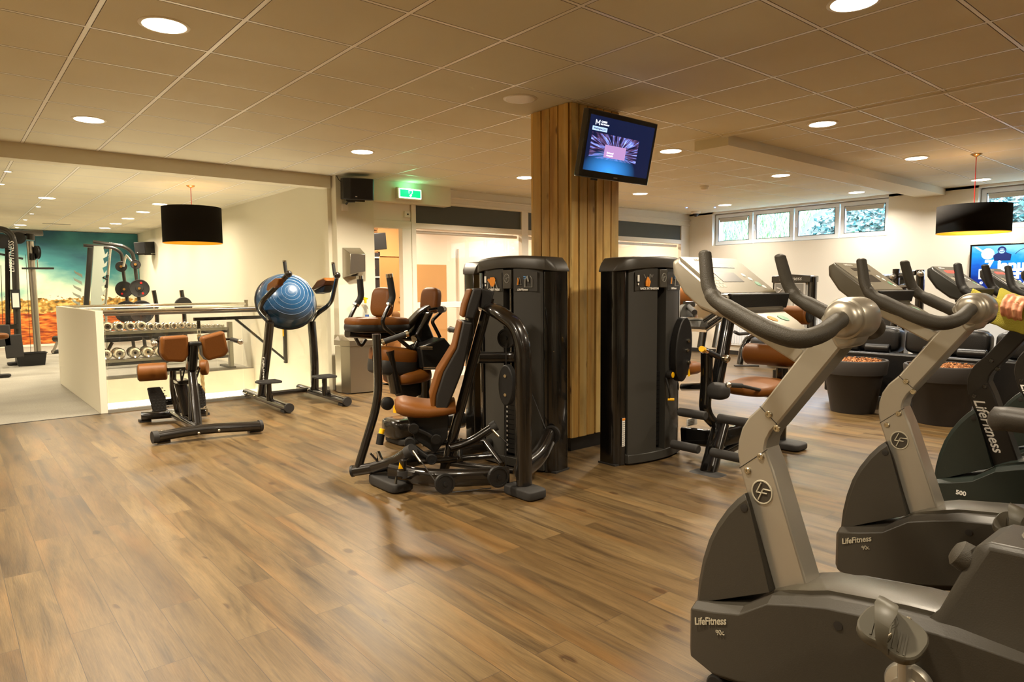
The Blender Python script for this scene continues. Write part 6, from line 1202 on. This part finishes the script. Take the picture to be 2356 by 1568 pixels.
for s in (-1, 1):
    xb = BX3+s*.222; o_ = s    # bar position; outward is s
    ys = [.905, .883, .861, .840]; L = [1.0, 1.08, 1.02, .86]
    for k, (y, q) in enumerate(zip(ys, L)):
        zb = bar_z(y)+.004; R = .043
        pts = [(xb-o_*.012, y-.018-.002*k, zb+.058-.004*k), (xb+o_*.012, y-.006, zb+.054), (xb+o_*.034, y, zb+.036), (xb+o_*.046, y+.003, zb+.010), (xb+o_*.043*1.0, y+.003, zb-.018*q), (xb+o_*.022, y+.001, zb-.036*q)]
        rr = [.0115, .0112, .0105, .0104, .0092, .0078]
        rr = [v_*(.84 if k == 3 else 1) for v_ in rr]; g.tube(pts, rr, 12); [g.ball(pts[i], rr[i]*(1.08 if i in (1, 3) else 1), 10, 7) for i in (0, 1, 3, 5)]
    # thumb round the inner side
    y = .912; zb = bar_z(y); pts = [(xb-o_*.03, .852, zb+.036), (xb-o_*.045, .885, zb+.018), (xb-o_*.040, .907, zb-.006), (xb-o_*.025, .918, zb-.026)]; g.tube(pts, [.016, .013, .0115, .009], 12); [g.ball(p, r_, 10, 7) for p, r_ in zip(pts, (.016, .013, .0115, .009))]
    # back of hand and wrist
    zb = bar_z(.86)
    g.pad((xb-o_*.012, .835, zb+.052), (.07, .095, .036), (.25, -o_*.25, 0), n=2.8)
    # forearm, upper arm
    W = (xb-o_*.018, .775, zb+.062); E_ = (BX3+s*.27, .60, 1.185); S_ = (BX3+s*.19, .50, 1.47)
    g.tube([(xb-o_*.014, .81, zb+.055), W, tuple(Vector(W).lerp(Vector(E_), .45)), E_], [.026, .026, .038, .042], 16); g.ball(E_, .043, 14, 10); g.tube([E_, tuple(Vector(E_).lerp(Vector(S_), .5)), S_], [.042, .05, .06], 16); g.ball(S_, .062, 14, 10)
    # leg to pedal
    py, pz = ((.578, .478), (.572, .152))[0 if s < 0 else 1]
    Hp = (BX3+s*.10, .27, 1.04); An = (BX3+s*.19, py-.07, pz+.09); Kn = (BX3+s*.15, (.66 if s < 0 else .62), (.90 if s < 0 else .62))
    g.tube([Hp, tuple(Vector(Hp).lerp(Vector(Kn), .5)), Kn], [.09, .075, .055], 18); g.ball(Kn, .056, 14, 10); g.tube([Kn, tuple(Vector(Kn).lerp(Vector(An), .35)), An], [.054, .056, .038], 16)
    g.pad((BX3+s*.20, py+.0, pz+.05), (.09, .25, .07), n=3)
g.tube([(BX3, .24, 1.0), (BX3, .26, 1.12), (BX3, .33, 1.28), (BX3, .44, 1.44), (BX3, .50, 1.52)], [.15, .135, .14, .15, .09], 20); g.ball((BX3, .25, 1.02), .15, 18, 12)
g.tube([(BX3, .49, 1.50), (BX3, .55, 1.62)], [.06, .055], 14)
g.ball((BX3, .60, 1.70), .098, 24, 18, (.82, 1.0, 1.18)); g.pad((BX3, .705, 1.685), (.03, .04, .045), n=2.5); g.pad((BX3, .685, 1.635), (.055, .03, .02), n=2.5)
for s in (-1, 1): g.pad((BX3+s*.083, .59, 1.69), (.02, .035, .06), n=2.5); g.ball((BX3+s*.032, .685, 1.71), .014, 10, 8)
pb = g.make('body', m_skin, t, smooth=70); rm = pb.modifiers.new('remesh', 'REMESH'); rm.mode = 'VOXEL'; rm.voxel_size = .0042; rm.use_smooth_shade = True; sm = pb.modifiers.new('smooth', 'SMOOTH'); sm.iterations = 3; sm.factor = .5
m_hair = mat('brown_hair', (60, 42, 28), .7, bump=(200, .8)); G().ball((BX3, .575, 1.735), .106, 24, 16, (.86, 1.0, 1.05)).make('hair', m_hair, t)
m_shirt = mat('grey_sports_shirt', (60, 62, 66), .85, bump=(150, .4)); g = G().tube([(BX3, .25, 1.06), (BX3, .27, 1.14), (BX3, .33, 1.28), (BX3, .43, 1.43), (BX3, .48, 1.50)], [.155, .148, .152, .165, .10], 24)
for s in (-1, 1): g.tube([(BX3+s*.14, .46, 1.45), (BX3+s*.20, .515, 1.42), (BX3+s*.235, .555, 1.32)], [.08, .074, .064], 16)
so = g.make('shirt', m_shirt, t); rm = so.modifiers.new('remesh', 'REMESH'); rm.mode = 'VOXEL'; rm.voxel_size = .012; rm.use_smooth_shade = True
g = G().ball((BX3, .25, 1.02), .165, 20, 14)
for s in (-1, 1):
    Hp = Vector((BX3+s*.10, .27, 1.04)); Kn = Vector((BX3+s*.15, (.66 if s < 0 else .62), (.90 if s < 0 else .62))); g.tube([tuple(Hp), tuple(Hp.lerp(Kn, .65))], [.105, .085], 18)
so = g.make('shorts', mat('black_shorts', (24, 24, 26), .8), t); rm = so.modifiers.new('remesh', 'REMESH'); rm.mode = 'VOXEL'; rm.voxel_size = .012; rm.use_smooth_shade = True
for s in (-1, 1):
    py, pz = ((.578, .478), (.572, .152))[0 if s < 0 else 1]; G().pad((BX3+s*.20, py+.005, pz+.052), (.10, .27, .085), n=3.2).make('shoe', mat('white_trainer', (210, 208, 200), .6), t)
G().tube([(BX3-.222-.034-.012*math.cos(a)*.3, .861+.0125*math.sin(a), bar_z(.861)+.036+.0125*math.cos(a)) for a in [2*PI*k/20 for k in range(20)]], .0018, 6, closed=True).make('gold_ring', mat('gold', (255, 200, 90), .2, 1), t)

# ================= OUTSIDE: planted bank beyond the windows
m_soil = mat('bank_soil', (48, 52, 42), .95)
g = G(); ny, nx = 40, 24; random.seed(3)
vs = []; 
def bz(x, y): return 1.55+(x-12.0)*.62+.12*math.sin(y*2.1+x)+.08*math.sin(y*5.3-x*2)
for i in range(nx+1):
    for j in range(ny+1): x = 11.7+i*.3; y = -4+j*.4; vs.append((x, y, bz(x, y)))
g.add(vs, [(i*(ny+1)+j, i*(ny+1)+j+1, (i+1)*(ny+1)+j+1, (i+1)*(ny+1)+j) for i in range(nx) for j in range(ny)])
struct('wall_bank_ground', g, m_soil)
def leaves(name, m, n, y0, y1, x0, x1, sz, label, blade=False):
    g = G()
    for k in range(n):
        x, y = random.uniform(x0, x1), random.uniform(y0, y1); z = bz(x, y)+random.uniform(0, .10); a, b_ = random.uniform(0, 2*PI), random.uniform(-.9, .9); s = sz*random.uniform(.6, 1.4)
        if blade:
            d = Vector((math.cos(a)*.4, math.sin(a)*.4, 1)).normalized()*s; w_ = Vector((-math.sin(a), math.cos(a), 0))*.012; p = Vector((x, y, z)); g.add([tuple(p-w_), tuple(p+w_), tuple(p+d+Vector((0, 0, -.1*s)))], [(0, 1, 2)])
        else:
            M = Euler((b_-.5, random.uniform(-.8, .8), a)).to_matrix(); g.add([tuple(Vector((x, y, z))+M @ Vector(q)*s) for q in ((0, -.5, 0), (.45, 0, .1), (0, .55, 0), (-.45, 0, .1))], [(0, 1, 2, 3)])
    o = solo(name, g, m, ((x0+x1)/2, (y0+y1)/2, 3), label, 'plants', smooth=0); o['kind'] = 'stuff'; return o
def leafmat(name, a, b_):
    m, nt, b, v = base(name, .45); gi = nt.nodes.new('ShaderNodeNewGeometry'); r = ramp(nt, [(0, a), (.6, b_), (1, (140, 150, 130))]); nt.links.new(gi.outputs['Random Per Island'], r.inputs[0]); nt.links.new(r.outputs[0], b.inputs['Base Color']); return m
leaves('ivy', leafmat('ivy_leaf', (10, 42, 42), (58, 96, 92)), 15000, -1.5, 6.4, 11.8, 16, .085, 'dense ivy ground cover on the bank outside the right-hand window panes')
leaves('grass', leafmat('grass_blade', (66, 104, 50), (120, 150, 90)), 16000, 6.55, 13, 11.8, 16.5, .22, 'pale green grass on the bank outside the left-hand window panes', True)
